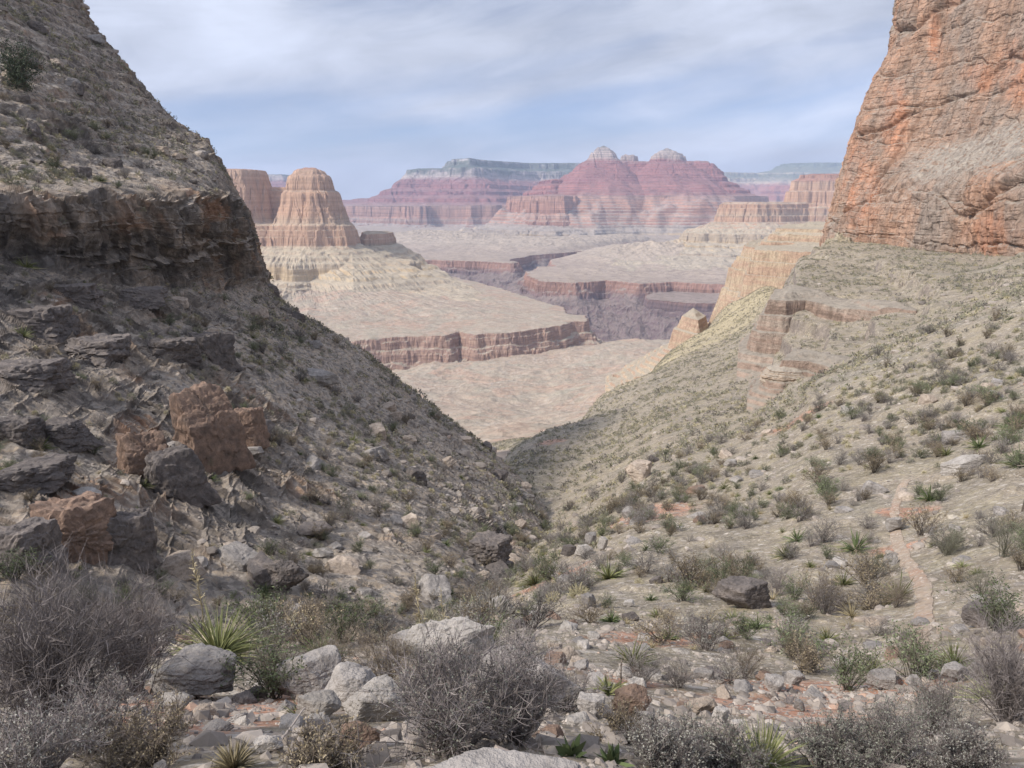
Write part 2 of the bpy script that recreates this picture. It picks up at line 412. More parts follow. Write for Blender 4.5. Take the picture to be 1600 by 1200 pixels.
def strata_material(name, zoff=0.0, zscale=1.0, tint=(1, 1, 1), fine=1.0, green=0.0, pale=0.0, contrast=1.0):
    """horizontal beds coloured by their height, loose slopes of rubble on the flatter ground"""
    m = Mat(name)
    p = m.pos()
    z = m.math('DIVIDE', m.math('SUBTRACT', m.sepz(p), zoff), zscale)
    wob = m.math('MULTIPLY', m.math('SUBTRACT', m.noise(p, 0.004 * fine, 4, 0.6), 0.5), 40.0)
    t = m.math('DIVIDE', m.math('ADD', m.math('ADD', z, wob), 700.0), 1500.0, clamp=True)
    beds = [(-700, (.13, .105, .115)), (-400, (.16, .12, .12)), (-375, (.27, .17, .135)), (-318, (.30, .19, .145)), (-312, (.36, .31, .25)),
            (-245, (.37, .32, .25)), (-238, (.45, .36, .21)), (-208, (.44, .34, .20)), (-200, (.37, .32, .24)), (-150, (.38, .31, .23)),
            (-140, (.40, .22, .145)), (-85, (.42, .24, .155)), (-70, (.45, .33, .24)), (-40, (.42, .225, .14)), (60, (.44, .25, .16)), (100, (.42, .27, .19)),
            (115, (.30, .125, .10)), (200, (.37, .165, .13)), (230, (.26, .105, .095)), (300, (.36, .16, .13)), (420, (.27, .105, .09)), (440, (.46, .37, .29)),
            (560, (.47, .40, .33)), (580, (.22, .215, .17)), (640, (.25, .24, .18)), (650, (.46, .41, .35)), (700, (.44, .40, .34)), (790, (.14, .16, .12))]
    # Blender's ramp holds 32 stops
    col = m.ramp(t, [((h + 700) / 1500.0, c) for h, c in beds])
    if pale: col = m.mix(pale, col, (.43, .335, .255))
    lay = m.noise(m.pos(0.0012, 0.0012, 0.11), 1.0, 5, 0.75)
    col = m.scale(col, m.ramp(lay, [(0.36, 1 - .26 * contrast), (0.5, 1.0), (0.64, 1 + .2 * contrast)]))
    st = m.noise(m.pos(0.045 * fine, 0.045 * fine, 0.003), 1.0, 5, 0.65)
    col = m.scale(col, m.ramp(st, [(0.32, 0.82), (0.5, 1.0), (0.68, 1.12)]))
    nz = m.sepz(m.g.outputs['True Normal'])
    tal = m.ramp(t, [(0.0, (.17, .145, .14)), (0.19, (.20, .165, .15)), (0.25, (.36, .31, .25)), (0.36, (.39, .335, .255)), (0.5, (.38, .28, .21)), (0.56, (.30, .155, .125)),
                     (0.72, (.30, .145, .12)), (0.78, (.38, .31, .25)), (0.84, (.17, .175, .13)), (1.0, (.15, .165, .12))])
    tal = m.scale(tal, m.ramp(m.noise(m.pos(0.02 * fine, 0.02 * fine, 0.02 * fine), 1.0, 6, 0.7), [(0.32, 0.78), (0.5, 1.0), (0.68, 1.15)]))
    dr = m.math('ABSOLUTE', m.math('SUBTRACT', m.noise(m.pos(0.0045 * fine, 0.0045 * fine, 0.0045 * fine), 1, 6, 0.6, 1.2), 0.5))
    tal = m.scale(tal, m.ramp(dr, [(0.0, 0.72), (0.03, 1.0)]))
    dr2 = m.math('ABSOLUTE', m.math('SUBTRACT', m.noise(m.pos(0.014 * fine, 0.014 * fine, 0.014 * fine), 1, 5, 0.6, 1.0), 0.5))
    tal = m.scale(tal, m.ramp(dr2, [(0.0, 1.16), (0.04, 1.0)]))
    fac = m.math('ADD', nz, m.math('MULTIPLY', m.math('SUBTRACT', m.noise(m.pos(0.01 * fine, 0.01 * fine, 0.01 * fine), 1, 4, 0.6), 0.5), 0.3))
    col = m.mix(m.ramp(fac, [(0.62, 0.0), (0.80, 0.92)]), col, tal)
    if green:
        gm = m.math('MULTIPLY', m.ramp(m.noise(m.pos(0.004, 0.004, 0.012), 1, 5, 0.7), [(0.42, 0.0), (0.55, green)]), m.ramp(t, [(0.77, 0.0), (0.80, 1.0)]))
        col = m.mix(gm, col, (0.10, 0.125, 0.085))
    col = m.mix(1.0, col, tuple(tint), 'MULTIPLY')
    m.bump(m.noise(m.pos(0.09 * fine, 0.09 * fine, 0.05 * fine), 1, 6, 0.7), 0.6, 8.0 / fine)
    return m.out(col)

def plain_material():
    m = Mat('desert_platform_soil')
    p = m.pos()
    col = m.ramp(m.noise(p, 0.006, 5, 0.6, 0.8), [(0.3, (.31, .245, .195)), (0.43, (.375, .30, .235)), (0.52, (.335, .285, .225)), (0.60, (.385, .275, .21)), (0.72, (.305, .275, .215))])
    col = m.mix(m.math('MULTIPLY', m.ramp(m.noise(p, 0.018, 6, 0.68, 1.0), [(0.52, 0.0), (0.62, 0.5)]), 0.9), col, (.37, .245, .185))
    gm = m.ramp(m.noise(p, 0.011, 5, 0.6, 0.6), [(0.55, 0.0), (0.68, 0.35)])
    col = m.mix(gm, col, (.33, .32, .25))
    dr = m.math('ABSOLUTE', m.math('SUBTRACT', m.noise(p, 0.0075, 5, 0.58, 1.2), 0.5))
    col = m.mix(m.ramp(dr, [(0.0, 0.55), (0.02, 0.0)]), col, (.43, .37, .31))
    dr2 = m.math('ABSOLUTE', m.math('SUBTRACT', m.noise(p, 0.02, 5, 0.6, 1.0), 0.5))
    col = m.mix(m.ramp(dr2, [(0.0, 0.4), (0.03, 0.0)]), col, (.25, .215, .175))
    dots = m.voronoi(p, 0.28, 'F1', 'Distance')
    dm = m.math('MULTIPLY', m.math('LESS_THAN', dots, 0.24), 0.7)
    col = m.mix(dm, col, (.19, .175, .13))
    col = m.scale(col, m.ramp(m.noise(p, 0.05, 9, 0.75), [(0.32, 0.74), (0.5, 1.0), (0.68, 1.16)]))
    nz = m.sepz(m.g.outputs['True Normal'])
    rk = m.ramp(m.noise(m.pos(.02, .02, .25), 1, 5, 0.7), [(0.3, (.19, .13, .115)), (0.5, (.30, .20, .16)), (0.68, (.40, .28, .215))])
    col = m.mix(m.ramp(nz, [(0.6, 1.0), (0.82, 0.0)]), col, rk)
    m.bump(m.noise(p, 0.15, 7, 0.7), 0.5, 3.0)
    return m.out(col)

MAT_GROUND = ground_material()
MAT_LEFT = leftwall_material()
MAT_CLIFF = rightcliff_material()
MAT_PLAIN = plain_material()
# ------------------------------------------------------------------ near hillside (one height field round the viewpoint)
TAIL = [(1060, 40), (1000, 60), (900, 120), (800, 300), (700, 600)]
COLS = {
 -600: [(1500, 1.0), (1200, 2.0), (1080, 4.5), (1000, 7), (955, 9.5), (985, 13), (1050, 18)] + TAIL,
 -200: [(1500, 1.0), (1200, 2.0), (1085, 4.4), (1010, 7), (968, 9.3), (985, 12.5), (1050, 17)] + TAIL,
 100: [(1500, 1.1), (1200, 2.1), (1100, 4.2), (1040, 6.5), (1003, 8.6), (1000, 10), (1025, 13), (1090, 17)] + TAIL,
 300: [(1500, 1.1), (1200, 2.0), (1120, 4.2), (1050, 7), (1008, 9.2), (1002, 10.5), (1025, 14), (1085, 18)] + TAIL,
 500: [(1500, 1.1), (1200, 2.0), (1120, 4.0), (1060, 6.5), (1018, 9.2), (1005, 11), (1025, 14), (1060, 18), (1050, 26), (1030, 40), (990, 60), (900, 120), (790, 300), (700, 600)],
 650: [(1500, 1.1), (1200, 1.9), (1130, 3.6), (1070, 6), (1018, 9.4), (995, 11.5), (1005, 14), (1008, 18), (1000, 24), (985, 31), (970, 42), (940, 60), (880, 120), (780, 300), (690, 600)],
 750: [(1500, 1.1), (1195, 1.9), (1130, 3.4), (1070, 6), (1018, 9.6), (1000, 13), (983, 18), (968, 24), (950, 31), (930, 42), (905, 58), (880, 75), (800, 120), (740, 200), (700, 350), (690, 600)],
 820: [(1500, 1.1), (1195, 1.9), (1130, 3.6), (1070, 6), (1018, 9.7), (985, 14), (960, 20), (935, 28), (905, 40), (880, 52), (855, 68), (830, 80), (775, 94), (742, 106), (710, 145), (690, 200), (686, 350), (690, 600)],
 870: [(1500, 1.1), (1195, 2.0), (1120, 4), (1060, 6.5), (1005, 10.5), (965, 16), (930, 23), (895, 33), (865, 46), (845, 60), (828, 75), (785, 90), (745, 107), (710, 138), (680, 178), (669, 196), (700, 230), (700, 400), (695, 600)],
 950: [(1500, 1.1), (1195, 2.1), (1120, 4.2), (1055, 7), (990, 12), (940, 18), (890, 27), (850, 37), (820, 50), (795, 65), (765, 83), (730, 106), (690, 142), (650, 197), (618, 268), (650, 320), (700, 500), (680, 700)],
 1050: [(1500, 1.1), (1195, 2.3), (1120, 4.6), (1060, 7.5), (990, 12.5), (930, 19), (870, 28), (810, 40), (765, 54), (730, 70), (700, 90), (655, 130), (610, 190), (570, 295), (552, 420), (590, 480), (640, 700)],
 1150: [(1500, 1.1), (1195, 2.5), (1120, 5), (1065, 7.5), (990, 13), (930, 18.5), (870, 26), (810, 37), (760, 49), (715, 65), (680, 85), (640, 120), (590, 175), (540, 270), (505, 380), (475, 500), (470, 540), (530, 640)],
 1200: [(1500, 1.1), (1195, 2.6), (1120, 5), (1070, 7.5), (990, 13), (930, 18), (870, 25.5), (810, 35), (760, 46), (710, 60), (670, 78), (645, 95), (638, 112), (600, 150), (548, 205), (490, 300), (455, 420), (448, 480), (500, 640)],
 1250: [(1500, 1.1), (1195, 2.7), (1120, 5.2), (1070, 7.6), (990, 13), (930, 17.8), (870, 24.8), (810, 33.5), (760, 42), (710, 54), (660, 72), (622, 90), (607, 102), (592, 120), (575, 142), (545, 156), (475, 176), (452, 190), (436, 218), (414, 250), (402, 290), (430, 340), (500, 640)],
 1300: [(1500, 1.1), (1200, 2.8), (1120, 5.4), (1070, 7.8), (990, 13), (920, 18.4), (860, 24.5), (800, 32), (750, 40), (700, 50), (640, 68), (592, 84), (587, 93), (580, 106), (562, 126), (540, 146), (490, 170), (456, 190), (436, 218), (406, 260), (370, 330), (364, 352), (390, 420), (500, 640)],
 1400: [(1500, 1.1), (1200, 2.8), (1120, 5.5), (1060, 8.5), (980, 13.5), (900, 20.5), (820, 27), (760, 34), (700, 45), (640, 57), (580, 75), (546, 88), (542, 99), (528, 120), (495, 145), (450, 178), (428, 200), (397, 258), (385, 290), (380, 350), (450, 640)],
 1500: [(1500, 1.1), (1200, 2.8), (1100, 6), (1040, 8.5), (960, 13.5), (900, 18), (820, 25), (750, 33), (680, 43), (600, 58), (540, 74), (503, 90), (500, 101), (480, 125), (440, 165), (402, 232), (396, 252), (392, 350), (450, 640)],
 1600: [(1500, 1.1), (1200, 2.7), (1100, 5.5), (1000, 10), (900, 16), (820, 22), (750, 29), (680, 37), (600, 50), (520, 68), (472, 85), (458, 96), (455, 107), (438, 132), (405, 190), (400, 215), (395, 300), (450, 640)],
 1750: [(1500, 1.1), (1200, 2.6), (1100, 5), (1000, 9), (900, 14), (820, 19), (750, 25), (680, 32), (600, 43), (520, 58), (450, 75), (420, 90), (418, 110), (400, 150), (395, 300), (450, 640)],
 2050: [(1500, 1.1), (1200, 2.4), (1100, 4.6), (1000, 8), (900, 12), (820, 16), (750, 21), (680, 27), (600, 36), (520, 48), (450, 62), (400, 80), (380, 110), (380, 300), (450, 640)],
}
def column_field(cols, lnd, aq, extra=None):
    ks = sorted(cols)
    A = (np.array(ks, float) - 800) / FPX
    Q = np.stack([pchip(np.log([c[1] for c in cols[k]]), q_of([c[0] for c in cols[k]]), lnd) for k in ks])
    return pchip(A, Q, aq)                         # (naz, nd): slope of the sight line
H_LND = np.linspace(math.log(1.15), math.log(620), 1500)
H_A = np.linspace((-560 - 800) / FPX, (2040 - 800) / FPX, 1420)
def build_near():
    q = column_field(COLS, H_LND, H_A).T           # rows: distance, columns: azimuth
    D = np.exp(H_LND)[:, None] + 0 * q
    X = H_A[None, :] * D; Y = D; Z = q * D
    # uneven ground: amplitude grows with the size of the features
    far = sstep(4, 60, D)
    n = 0.10 * sstep(2, 9, D) * fbm(X / 2.2, Y / 2.2, Z / 3, 4, 11) + 0.55 * sstep(10, 40, D) * fbm(X / 9, Y / 9, Z / 12, 4, 12) + 1.1 * far * fbm(X / 28, Y / 28, 0 * X, 3, 13) * sstep(40, 120, D)
    # stones that stick out of the soil
    for cs, amp, th, sd_ in ((0.6, 0.10, .66, 2), (1.7, 0.30, .78, 3)):
        f1, f2, rid = worley(X / cs, Y / cs, Z / cs, 40 + sd_)
        n = n + amp * np.where(rid > th, np.clip(1.0 - 1.9 * f1, 0, 0.6) * sstep(0, .25, f2 - f1), 0) * (0.4 + rid * 0.7) * sstep(cs * 4, cs * 12, D)
    # broken ledges on the far right slope
    led = sstep(90, 140, D) * sstep(0.30, 0.40, X / D)
    Zt = (Z + n) / 4.2 + 0.25 * fbm(X / 20, Y / 20, 0 * X, 3, 19)
    fr = Zt - np.floor(Zt)
    n = n + led * 4.2 * 0.95 * sstep(-.25, .2, fbm(X / 24, Y / 24, 0 * X, 3, 20)) * (sstep(0.42, 0.62, fr) - fr)
    Z = Z + n
    P = np.stack([X, Y, Z], -1)
    def patch(px, py, r):                          # soil patches where bare red earth shows
        d = np.exp(H_LND); a = (px - 800) / FPX / dy_of(py)
        ia = int(np.clip(np.searchsorted(H_A, a), 0, len(H_A) - 1))
        k = int(np.argmax(Z[:, ia] >= q_of(py) * d))
        c = P[k, ia]
        e = np.hypot(X - c[0], Y - c[1]) / r + 0.6 * fbm(X / (r * .6), Y / (r * .6), 0 * X, 3, 23)
        return 1 - sstep(0.5, 1.1, e)
    red = np.zeros_like(Z)
    for px, py, r in ((370, 1110, 1.0), (300, 1130, .7), (1280, 1085, 1.5), (1200, 1110, 1.0), (1395, 1070, .7), (1010, 800, 4), (760, 920, 2.2), (850, 905, 2.0), (1010, 1000, 1.1), (860, 690, 4), (1240, 660, 3), (960, 1060, .6), (1410, 800, 1.2), (1395, 860, .9)):
        red = np.maximum(red, patch(px, py, r))
    yel = sstep(260, 400, Y) * (X / Y > 0.15) * 0.9 + 0.55 * sstep(0.1, 0.5, fbm(X / 30, Y / 30, 0 * X, 3, 29)) * sstep(60, 150, D) * (X / Y < 0.33)
    me = make_mesh('hillside', P, grid_faces(*Z.shape), {'red': red, 'yellow': np.clip(yel, 0, 1)})
    o = link('hillside', me, MAT_GROUND)
    tag(o, 'stony shrub dotted hillside falling from the viewpoint into the ravine and rising to the red cliff', 'hillside', kind='structure')
    return P
HP = build_near()
HZ = HP[..., 2]
HN = -grid_normals(HP) if grid_normals(HP[:3, :3])[1, 1, 2] < 0 else grid_normals(HP)
def near_z(x, y):
    a = x / y; ld = math.log(max(y, 1.16))
    ia = np.clip((a - H_A[0]) / (H_A[1] - H_A[0]), 0, len(H_A) - 1.001); ir = np.clip((ld - H_LND[0]) / (H_LND[1] - H_LND[0]), 0, len(H_LND) - 1.001)
    i, j = int(ir), int(ia); f, g = ir - i, ia - j
    return HZ[i, j] * (1 - f) * (1 - g) + HZ[i + 1, j] * f * (1 - g) + HZ[i, j + 1] * (1 - f) * g + HZ[i + 1, j + 1] * f * g
def near_hit(px, py):
    d = np.exp(H_LND); a = (px - 800) / FPX / dy_of(py)
    ia = int(np.clip(round((a - H_A[0]) / (H_A[1] - H_A[0])), 0, len(H_A) - 1))
    k = int(np.argmax(HZ[:, ia] >= q_of(py) * d))
    return np.array([a * d[k], d[k], HZ[k, ia]])

# ------------------------------------------------------------------ loft through a net of measured points
def loft(net, nv, nu, rowpos=None, colpos=None):
    net = np.asarray(net, float)
    nr, nc = net.shape[:2]
    if rowpos is None: rowpos = np.arange(nr)
    if colpos is None: colpos = np.arange(nc)
    v = np.linspace(rowpos[0], rowpos[-1], nv); u = np.linspace(colpos[0], colpos[-1], nu)
    A = catmull(rowpos, net, v)
    return np.swapaxes(catmull(colpos, np.swapaxes(A, 0, 1), u), 0, 1), v, u
def blocky(P, size, amp, seed, crack=0.16, aniso=(1, 1, 1), warp=0.25, mask=None):
    """angular blocks that stand out or sink back, each bevelled down to the joints between them"""
    Q = P if mask is None else P[mask]
    w = fbm(Q[..., 0] / size / 1.7, Q[..., 1] / size / 1.7, Q[..., 2] / size / 1.7, 2, seed + 5) * warp
    f1, f2, rid = worley(Q[..., 0] / size / aniso[0] + w, Q[..., 1] / size / aniso[1] + w, Q[..., 2] / size / aniso[2] + w, seed)
    e = f2 - f1
    r = amp * ((rid - 0.38) * 1.5 * sstep(0.0, 0.34, e) - 0.30 * (1 - sstep(0, crack, e)) - 0.25 * f1)
    if mask is None: return r
    out = np.zeros(P.shape[:2]); out[mask] = r
    return out
def bricks(t, z, w, h, amp, seed, warp=.35, mask=None):
    """fractured bedrock: beds of uneven blocks, each standing out or set back behind sharp joints"""
    if mask is not None:
        out = np.zeros(t.shape); out[mask] = bricks(t[mask], z[mask], w, h, amp, seed, warp); return out
    zz = z / h + warp * fbm(t / (3.1 * w), z / (3 * h), 0 * t, 3, seed)
    k = np.floor(zz); fz = zz - k
    ki = k.astype(np.int32); z0 = np.zeros_like(ki)
    hk = (hash3(ki, z0, z0, seed) & 1023) / 1023.0
    tt = t / w * (.6 + .8 * hk) + hk * 37.0 + warp * fbm(t / (2.3 * w) + 7, z / (2 * h), 0 * t, 3, seed + 1)
    c = np.floor(tt); ft = tt - c
    r = (hash3(ki, c.astype(np.int32), z0, seed + 3) & 1023) / 1023.0
    tilt = ((hash3(ki, c.astype(np.int32), z0, seed + 4) & 1023) / 1023.0 - .5) * (ft - .5) + ((hash3(ki, c.astype(np.int32), z0, seed + 5) & 1023) / 1023.0 - .7) * (fz - .5)
    e = np.minimum(np.minimum(ft, 1 - ft) * w, np.minimum(fz, 1 - fz) * h) / min(w, h)
    return amp * ((r - .42) * 1.3 * sstep(0, .15, e) + .7 * tilt - .45 * (1 - sstep(0, .07, e)))
def build_left():
    # rows from the foot of the slope to the top; columns from off the left edge to the skyline, then round behind it
    rows = [
     [(-420, 1080, 15), (-100, 1020, 18), (140, 1010, 21), (330, 1010, 24), (520, 1010, 27), (680, 1005, 29), (765, 1000, 32)],
     [(-420, 980, 17), (-100, 930, 20.5), (140, 935, 23.5), (320, 935, 27), (500, 930, 30), (650, 920, 34), (800, 902, 46)],
     [(-420, 880, 20), (-100, 830, 24), (130, 835, 27.5), (310, 840, 32), (480, 840, 38), (660, 830, 47), (868, 835, 77)],
     [(-420, 760, 24), (-100, 740, 29), (120, 745, 33), (290, 755, 38), (450, 750, 47), (620, 740, 60), (805, 742, 94)],
     [(-420, 650, 29), (-100, 645, 34.5), (110, 640, 40), (270, 640, 46), (420, 645, 57), (560, 650, 73), (690, 650, 98)],
     [(-420, 550, 35), (-100, 540, 41), (100, 540, 48), (240, 540, 56), (370, 545, 67), (480, 550, 82), (560, 547, 101)],
     [(-420, 440, 42), (-100, 425, 50), (90, 430, 58), (190, 445, 66), (290, 452, 76), (370, 452, 90), (418, 446, 102)],
     [(-420, 420, 43), (-100, 405, 51), (85, 412, 59), (185, 430, 67), (283, 436, 77), (360, 432, 91), (408, 420, 103.5)],
     [(-420, 280, 46.5), (-100, 288, 54), (80, 296, 61.5), (175, 298, 69.5), (265, 295, 79.5), (335, 295, 93), (366, 302, 106)],
     [(-420, 255, 50), (-100, 270, 58), (75, 280, 66), (170, 280, 74), (255, 275, 84), (322, 270, 97), (350, 266, 109)],
     [(-420, 120, 64), (-100, 130, 73), (60, 145, 82), (130, 150, 91), (190, 160, 101), (235, 165, 110), (262, 180, 118)],
     [(-420, -20, 79), (-100, -30, 90), (20, 5, 100), (55, 0, 108), (80, 0, 115), (100, 0, 120), (116, 0, 126)],
     [(-500, -300, 105), (-200, -300, 118), (-120, -260, 128), (-60, -250, 134), (-10, -240, 138), (20, -235, 141), (35, -230, 144)],
    ]
    net = []
    for r in rows:
        pts = [W(*p) for p in r]
        e = pts[-1]
        k = len(net)
        if k < 3:
            pts += [e + np.array([2.5, 3, -3.0]), e + np.array([5, 8, -8.0])]
        else:
            pts += [e + np.array([-2.5, 9, -1.5]), e + np.array([-26, 34, -5])]
        net.append(pts)
    rowpos = [0, .8, 1.7, 2.7, 3.7, 4.6, 5.5, 5.65, 6.8, 6.95, 8.1, 9.3, 10.6]
    colpos = [0, 2.0, 4.0, 5.4, 6.7, 7.9, 9.2, 9.7, 10.5]
    NV, NU = 1150, 900
    P, v, u = loft(net, NV, NU, rowpos, colpos)
    N = grid_normals(P)
    if N[NV // 2, NU // 2, 1] > 0: N = -N
    V = v[:, None] + 0 * u[None, :]
    # how much bare cliff: the band, crags scattered below and above it
    cliff = sstep(5.42, 5.62, V) * (1 - sstep(6.80, 6.97, V))
    px, py, zc = to_px(P)
    cr = fbm(P[..., 0] / 11, P[..., 1] / 11, P[..., 2] / 7, 4, 61)
    # crags at the left, fading towards the open slope at the right
    leftness = 1 - sstep(280, 520, px + 120 * fbm(P[..., 0] / 14, P[..., 1] / 14, P[..., 2] / 14, 3, 67) - 0.25 * (py - 650))
    crag = sstep(-0.12, 0.22, cr + 0.50 * leftness - 0.33) * sstep(0.9, 1.6, V) * (1 - sstep(5.3, 5.6, V))
    upper = sstep(0.02, 0.32, cr - 0.05) * sstep(6.9, 7.2, V) * 0.8
    upper = np.maximum(upper, sstep(0.6, 1.0, (P[..., 2] + 4 * cr - 22) / 12) * .8 * sstep(6.9, 7.2, V))
    edge = 1 - .6 * sstep(8.5, 9.3, u)[None, :]
    rim = sstep(8.2, 9.1, u)[None, :] * sstep(6.9, 7.1, V) * 0.8           # craggy skyline
    cliff = np.clip(np.maximum.reduce([cliff, crag, upper, rim]), 0, 1)
    tal = 1 - cliff
    near = np.clip(zc / 60, 0.35, 1.6)
    mk = cliff > 0.02
    band = sstep(5.42, 5.62, V) * (1 - sstep(6.80, 6.97, V))
    T = P[..., 1] + .3 * P[..., 0]; Tl = T + .45 * P[..., 2]           # the joints lean
    n = cliff * edge * (1 - .85 * sstep(6.70, 6.80, V) * (1 - sstep(6.95, 7.1, V))) * (bricks(Tl, P[..., 2], 4.4, 5.0, 1.25, 71, .5, mk) * near * band + bricks(Tl, P[..., 2], 2.6, 2.0, .72, 72, .4, mk) * near * (1 - .3 * band)
                 + bricks(T, P[..., 2], 1.1, .8, .28, 73, .4, mk) * (1 - .2 * band) + bricks(T + 3, P[..., 2], .5, .36, .09, 74, .4, mk))
    n = n + 0.9 * cliff * fbm(P[..., 0] / 5, P[..., 1] / 5, P[..., 2] / 12, 3, 77)
    n = n + tal * (0.7 * fbm(P[..., 0] / 8, P[..., 1] / 8, P[..., 2] / 8, 4, 78) + 0.2 * fbm(P[..., 0] / 1.6, P[..., 1] / 1.6, P[..., 2] / 1.6, 3, 79))
    for cs, amp, th, s in ((0.7, .18, .5, 81), (1.7, .45, .70, 82)):
        f1, f2, rid = worley(P[..., 0] / cs, P[..., 1] / cs, P[..., 2] / cs * 1.5, s)
        n = n + tal * amp * np.where(rid > th, np.clip(1.0 - 1.6 * f1, 0, 0.5) * sstep(0, .3, f2 - f1), 0)
    # bedding: thin ledges
    zt = P[..., 2] / 1.5 + 0.6 * fbm(P[..., 0] / 9, P[..., 1] / 9, P[..., 2] / 9, 3, 85)
    n = n + (0.26 * sstep(6.9, 7.3, V) + 0.12 * cliff) * (1 - 2 * np.abs(zt - np.floor(zt) - 0.5) ** 0.7)
    P = P + N * n[..., None]
    orange = np.zeros_like(n)
    for bx, by, rx, ry in ((320, 660, 45, 55), (215, 690, 50, 45), (120, 810, 60, 60), (30, 890, 50, 40), (245, 255, 14, 24), (330, 330, 30, 18), (390, 670, 25, 25)):
        e = np.hypot((px - bx) / rx, (py - by) / ry) + 0.5 * fbm(P[..., 0] / 3, P[..., 1] / 3, P[..., 2] / 3, 3, 88)
        orange = np.maximum(orange, 1 - sstep(0.6, 1.05, e))
    me = make_mesh('craggy_hillside', P, grid_faces(NV, NU), {'cliff': cliff, 'orange': orange})
    o = link('craggy_hillside', me, MAT_LEFT)
    tag(o, 'dark craggy hillside with a varnished cliff band, filling the left of the view', 'hillside', kind='structure')
    return P, cliff
LP, LCLIFF = build_left()

def build_right_cliff():
    rows = [
     [(1285, 430, 352), (1340, 445, 322), (1400, 460, 292), (1500, 470, 250), (1600, 470, 214), (1800, 470, 168), (2150, 470, 120)],
     [(1298, 362, 352), (1345, 372, 322), (1400, 386, 291), (1500, 399, 250), (1600, 400, 214), (1800, 400, 168), (2150, 390, 120)],
     [(1309, 318, 353.5), (1355, 325, 325), (1410, 310, 297), (1500, 292, 255), (1600, 275, 218), (1800, 240, 173), (2150, 180, 124)],
     [(1312, 306, 354), (1362, 305, 328), (1420, 290, 303), (1500, 272, 264), (1600, 255, 226), (1800, 215, 180), (2150, 140, 131)],
     [(1340, 210, 358), (1385, 225, 338), (1440, 228, 319), (1515, 212, 290), (1600, 185, 253), (1800, 130, 205), (2150, 10, 150)],
     [(1376, 122, 361), (1425, 125, 341), (1480, 115, 321), (1560, 95, 293), (1650, 65, 258), (1850, 0, 208), (2200, -140, 153)],
     [(1408, 62, 363), (1455, 50, 343), (1505, 35, 323), (1585, 10, 295), (1675, -30, 260), (1870, -110, 210), (2200, -270, 156)],
     [(1414, 20, 364), (1465, 0, 345), (1520, -20, 325), (1600, -55, 297), (1700, -100, 262), (1890, -180, 213), (2200, -360, 159)],
     [(1432, -100, 370), (1490, -130, 350), (1550, -150, 330), (1640, -190, 302), (1750, -240, 267), (1930, -330, 218), (2250, -520, 164)],
     [(1470, -200, 392), (1530, -240, 375), (1600, -270, 355), (1690, -310, 327), (1810, -370, 292), (1990, -460, 243), (2300, -640, 190)],
    ]
    net = []
    for r in rows:
        pts = [W(*p) for p in r]
        e = pts[0]
        net.append([e + np.array([60, 120, -4]), e + np.array([8, 26, -1])] + pts)
    rowpos = [0, .8, 1.4, 1.6, 2.8, 4.1, 5.0, 5.6, 7.0, 8.0]
    colpos = [0, .9, 1.5, 2.3, 3.2, 4.6, 5.9, 7.2, 8.6]
    NV, NU = 900, 640
    P, v, u = loft(net, NV, NU, rowpos, colpos)
    N = grid_normals(P)
    if N[NV // 2, NU // 2, 1] > 0: N = -N
    V = v[:, None] + 0 * u[None, :]; U = u[None, :] + 0 * V
    wob = 0.25 * fbm(P[..., 0] / 30, P[..., 1] / 30, P[..., 2] / 30, 3, 91)
    talus = sstep(1.5, 1.75, V + wob * .6) * (1 - sstep(2.55, 2.95, V + wob)) * sstep(2.6, 3.9, U + wob * 2)
    ck = 1 - 0.75 * talus
    T = P[..., 1] + .4 * P[..., 0]; Tl = T - .18 * P[..., 2]
    n = ck * (bricks(Tl, P[..., 2], 21, 42, 2.6, 101, .6) + bricks(Tl, P[..., 2], 8, 13, 1.0, 102, .6) + bricks(T, P[..., 2], 3.8, 2.4, .42, 103, .6) + bricks(T + 3, P[..., 2], 1.5, .9, .22, 104, .6))
    n = n + 3.2 * fbm(P[..., 0] / 24, P[..., 1] / 24, P[..., 2] / 90, 4, 105) + .45 * fbm(P[..., 0] / 3, P[..., 1] / 3, P[..., 2] / 5, 3, 104)
    zt = P[..., 2] / 5.5 + 0.5 * fbm(P[..., 0] / 30, P[..., 1] / 30, P[..., 2] / 30, 3, 106)
    n = n + ck * 0.55 * sstep(-.1, .35, fbm(P[..., 0] / 20, P[..., 1] / 20, P[..., 2] / 8, 3, 110)) * (1 - 2 * np.abs(zt - np.floor(zt) - 0.5) ** 0.7)
    for cs, amp, th, s in ((1.8, .6, .55, 107), (3.8, 1.3, .74, 108)):
        f1, f2, rid = worley(P[..., 0] / cs, P[..., 1] / cs, P[..., 2] / cs * 1.5, s)
        n = n + talus * amp * np.where(rid > th, np.clip(1.0 - 1.6 * f1, 0, 0.5) * sstep(0, .3, f2 - f1), 0)
    P = P + N * n[..., None]
    px, py, zc = to_px(P)
    orange = np.zeros_like(n)
    for bx, by, rx, ry in ((1345, 290, 34, 95), (1395, 185, 24, 75), (1560, 365, 60, 35), (1590, 110, 40, 60), (1530, 120, 30, 30), (1460, 60, 16, 50)):
        e = np.hypot((px - bx) / rx, (py - by) / ry) + 0.6 * fbm(P[..., 0] / 14, P[..., 1] / 14, P[..., 2] / 30, 3, 109)
        orange = np.maximum(orange, 1 - sstep(0.4, 1.15, e))
    me = make_mesh('red_cliff', P, grid_faces(NV, NU), {'orange': orange, 'talus': talus})
    o = link('red_cliff', me, MAT_CLIFF)
    tag(o, 'tall red and grey cliff with a rubble bench, rising above the stony slope on the right', 'cliff', kind='structure')
    return P
CPTS = build_right_cliff()

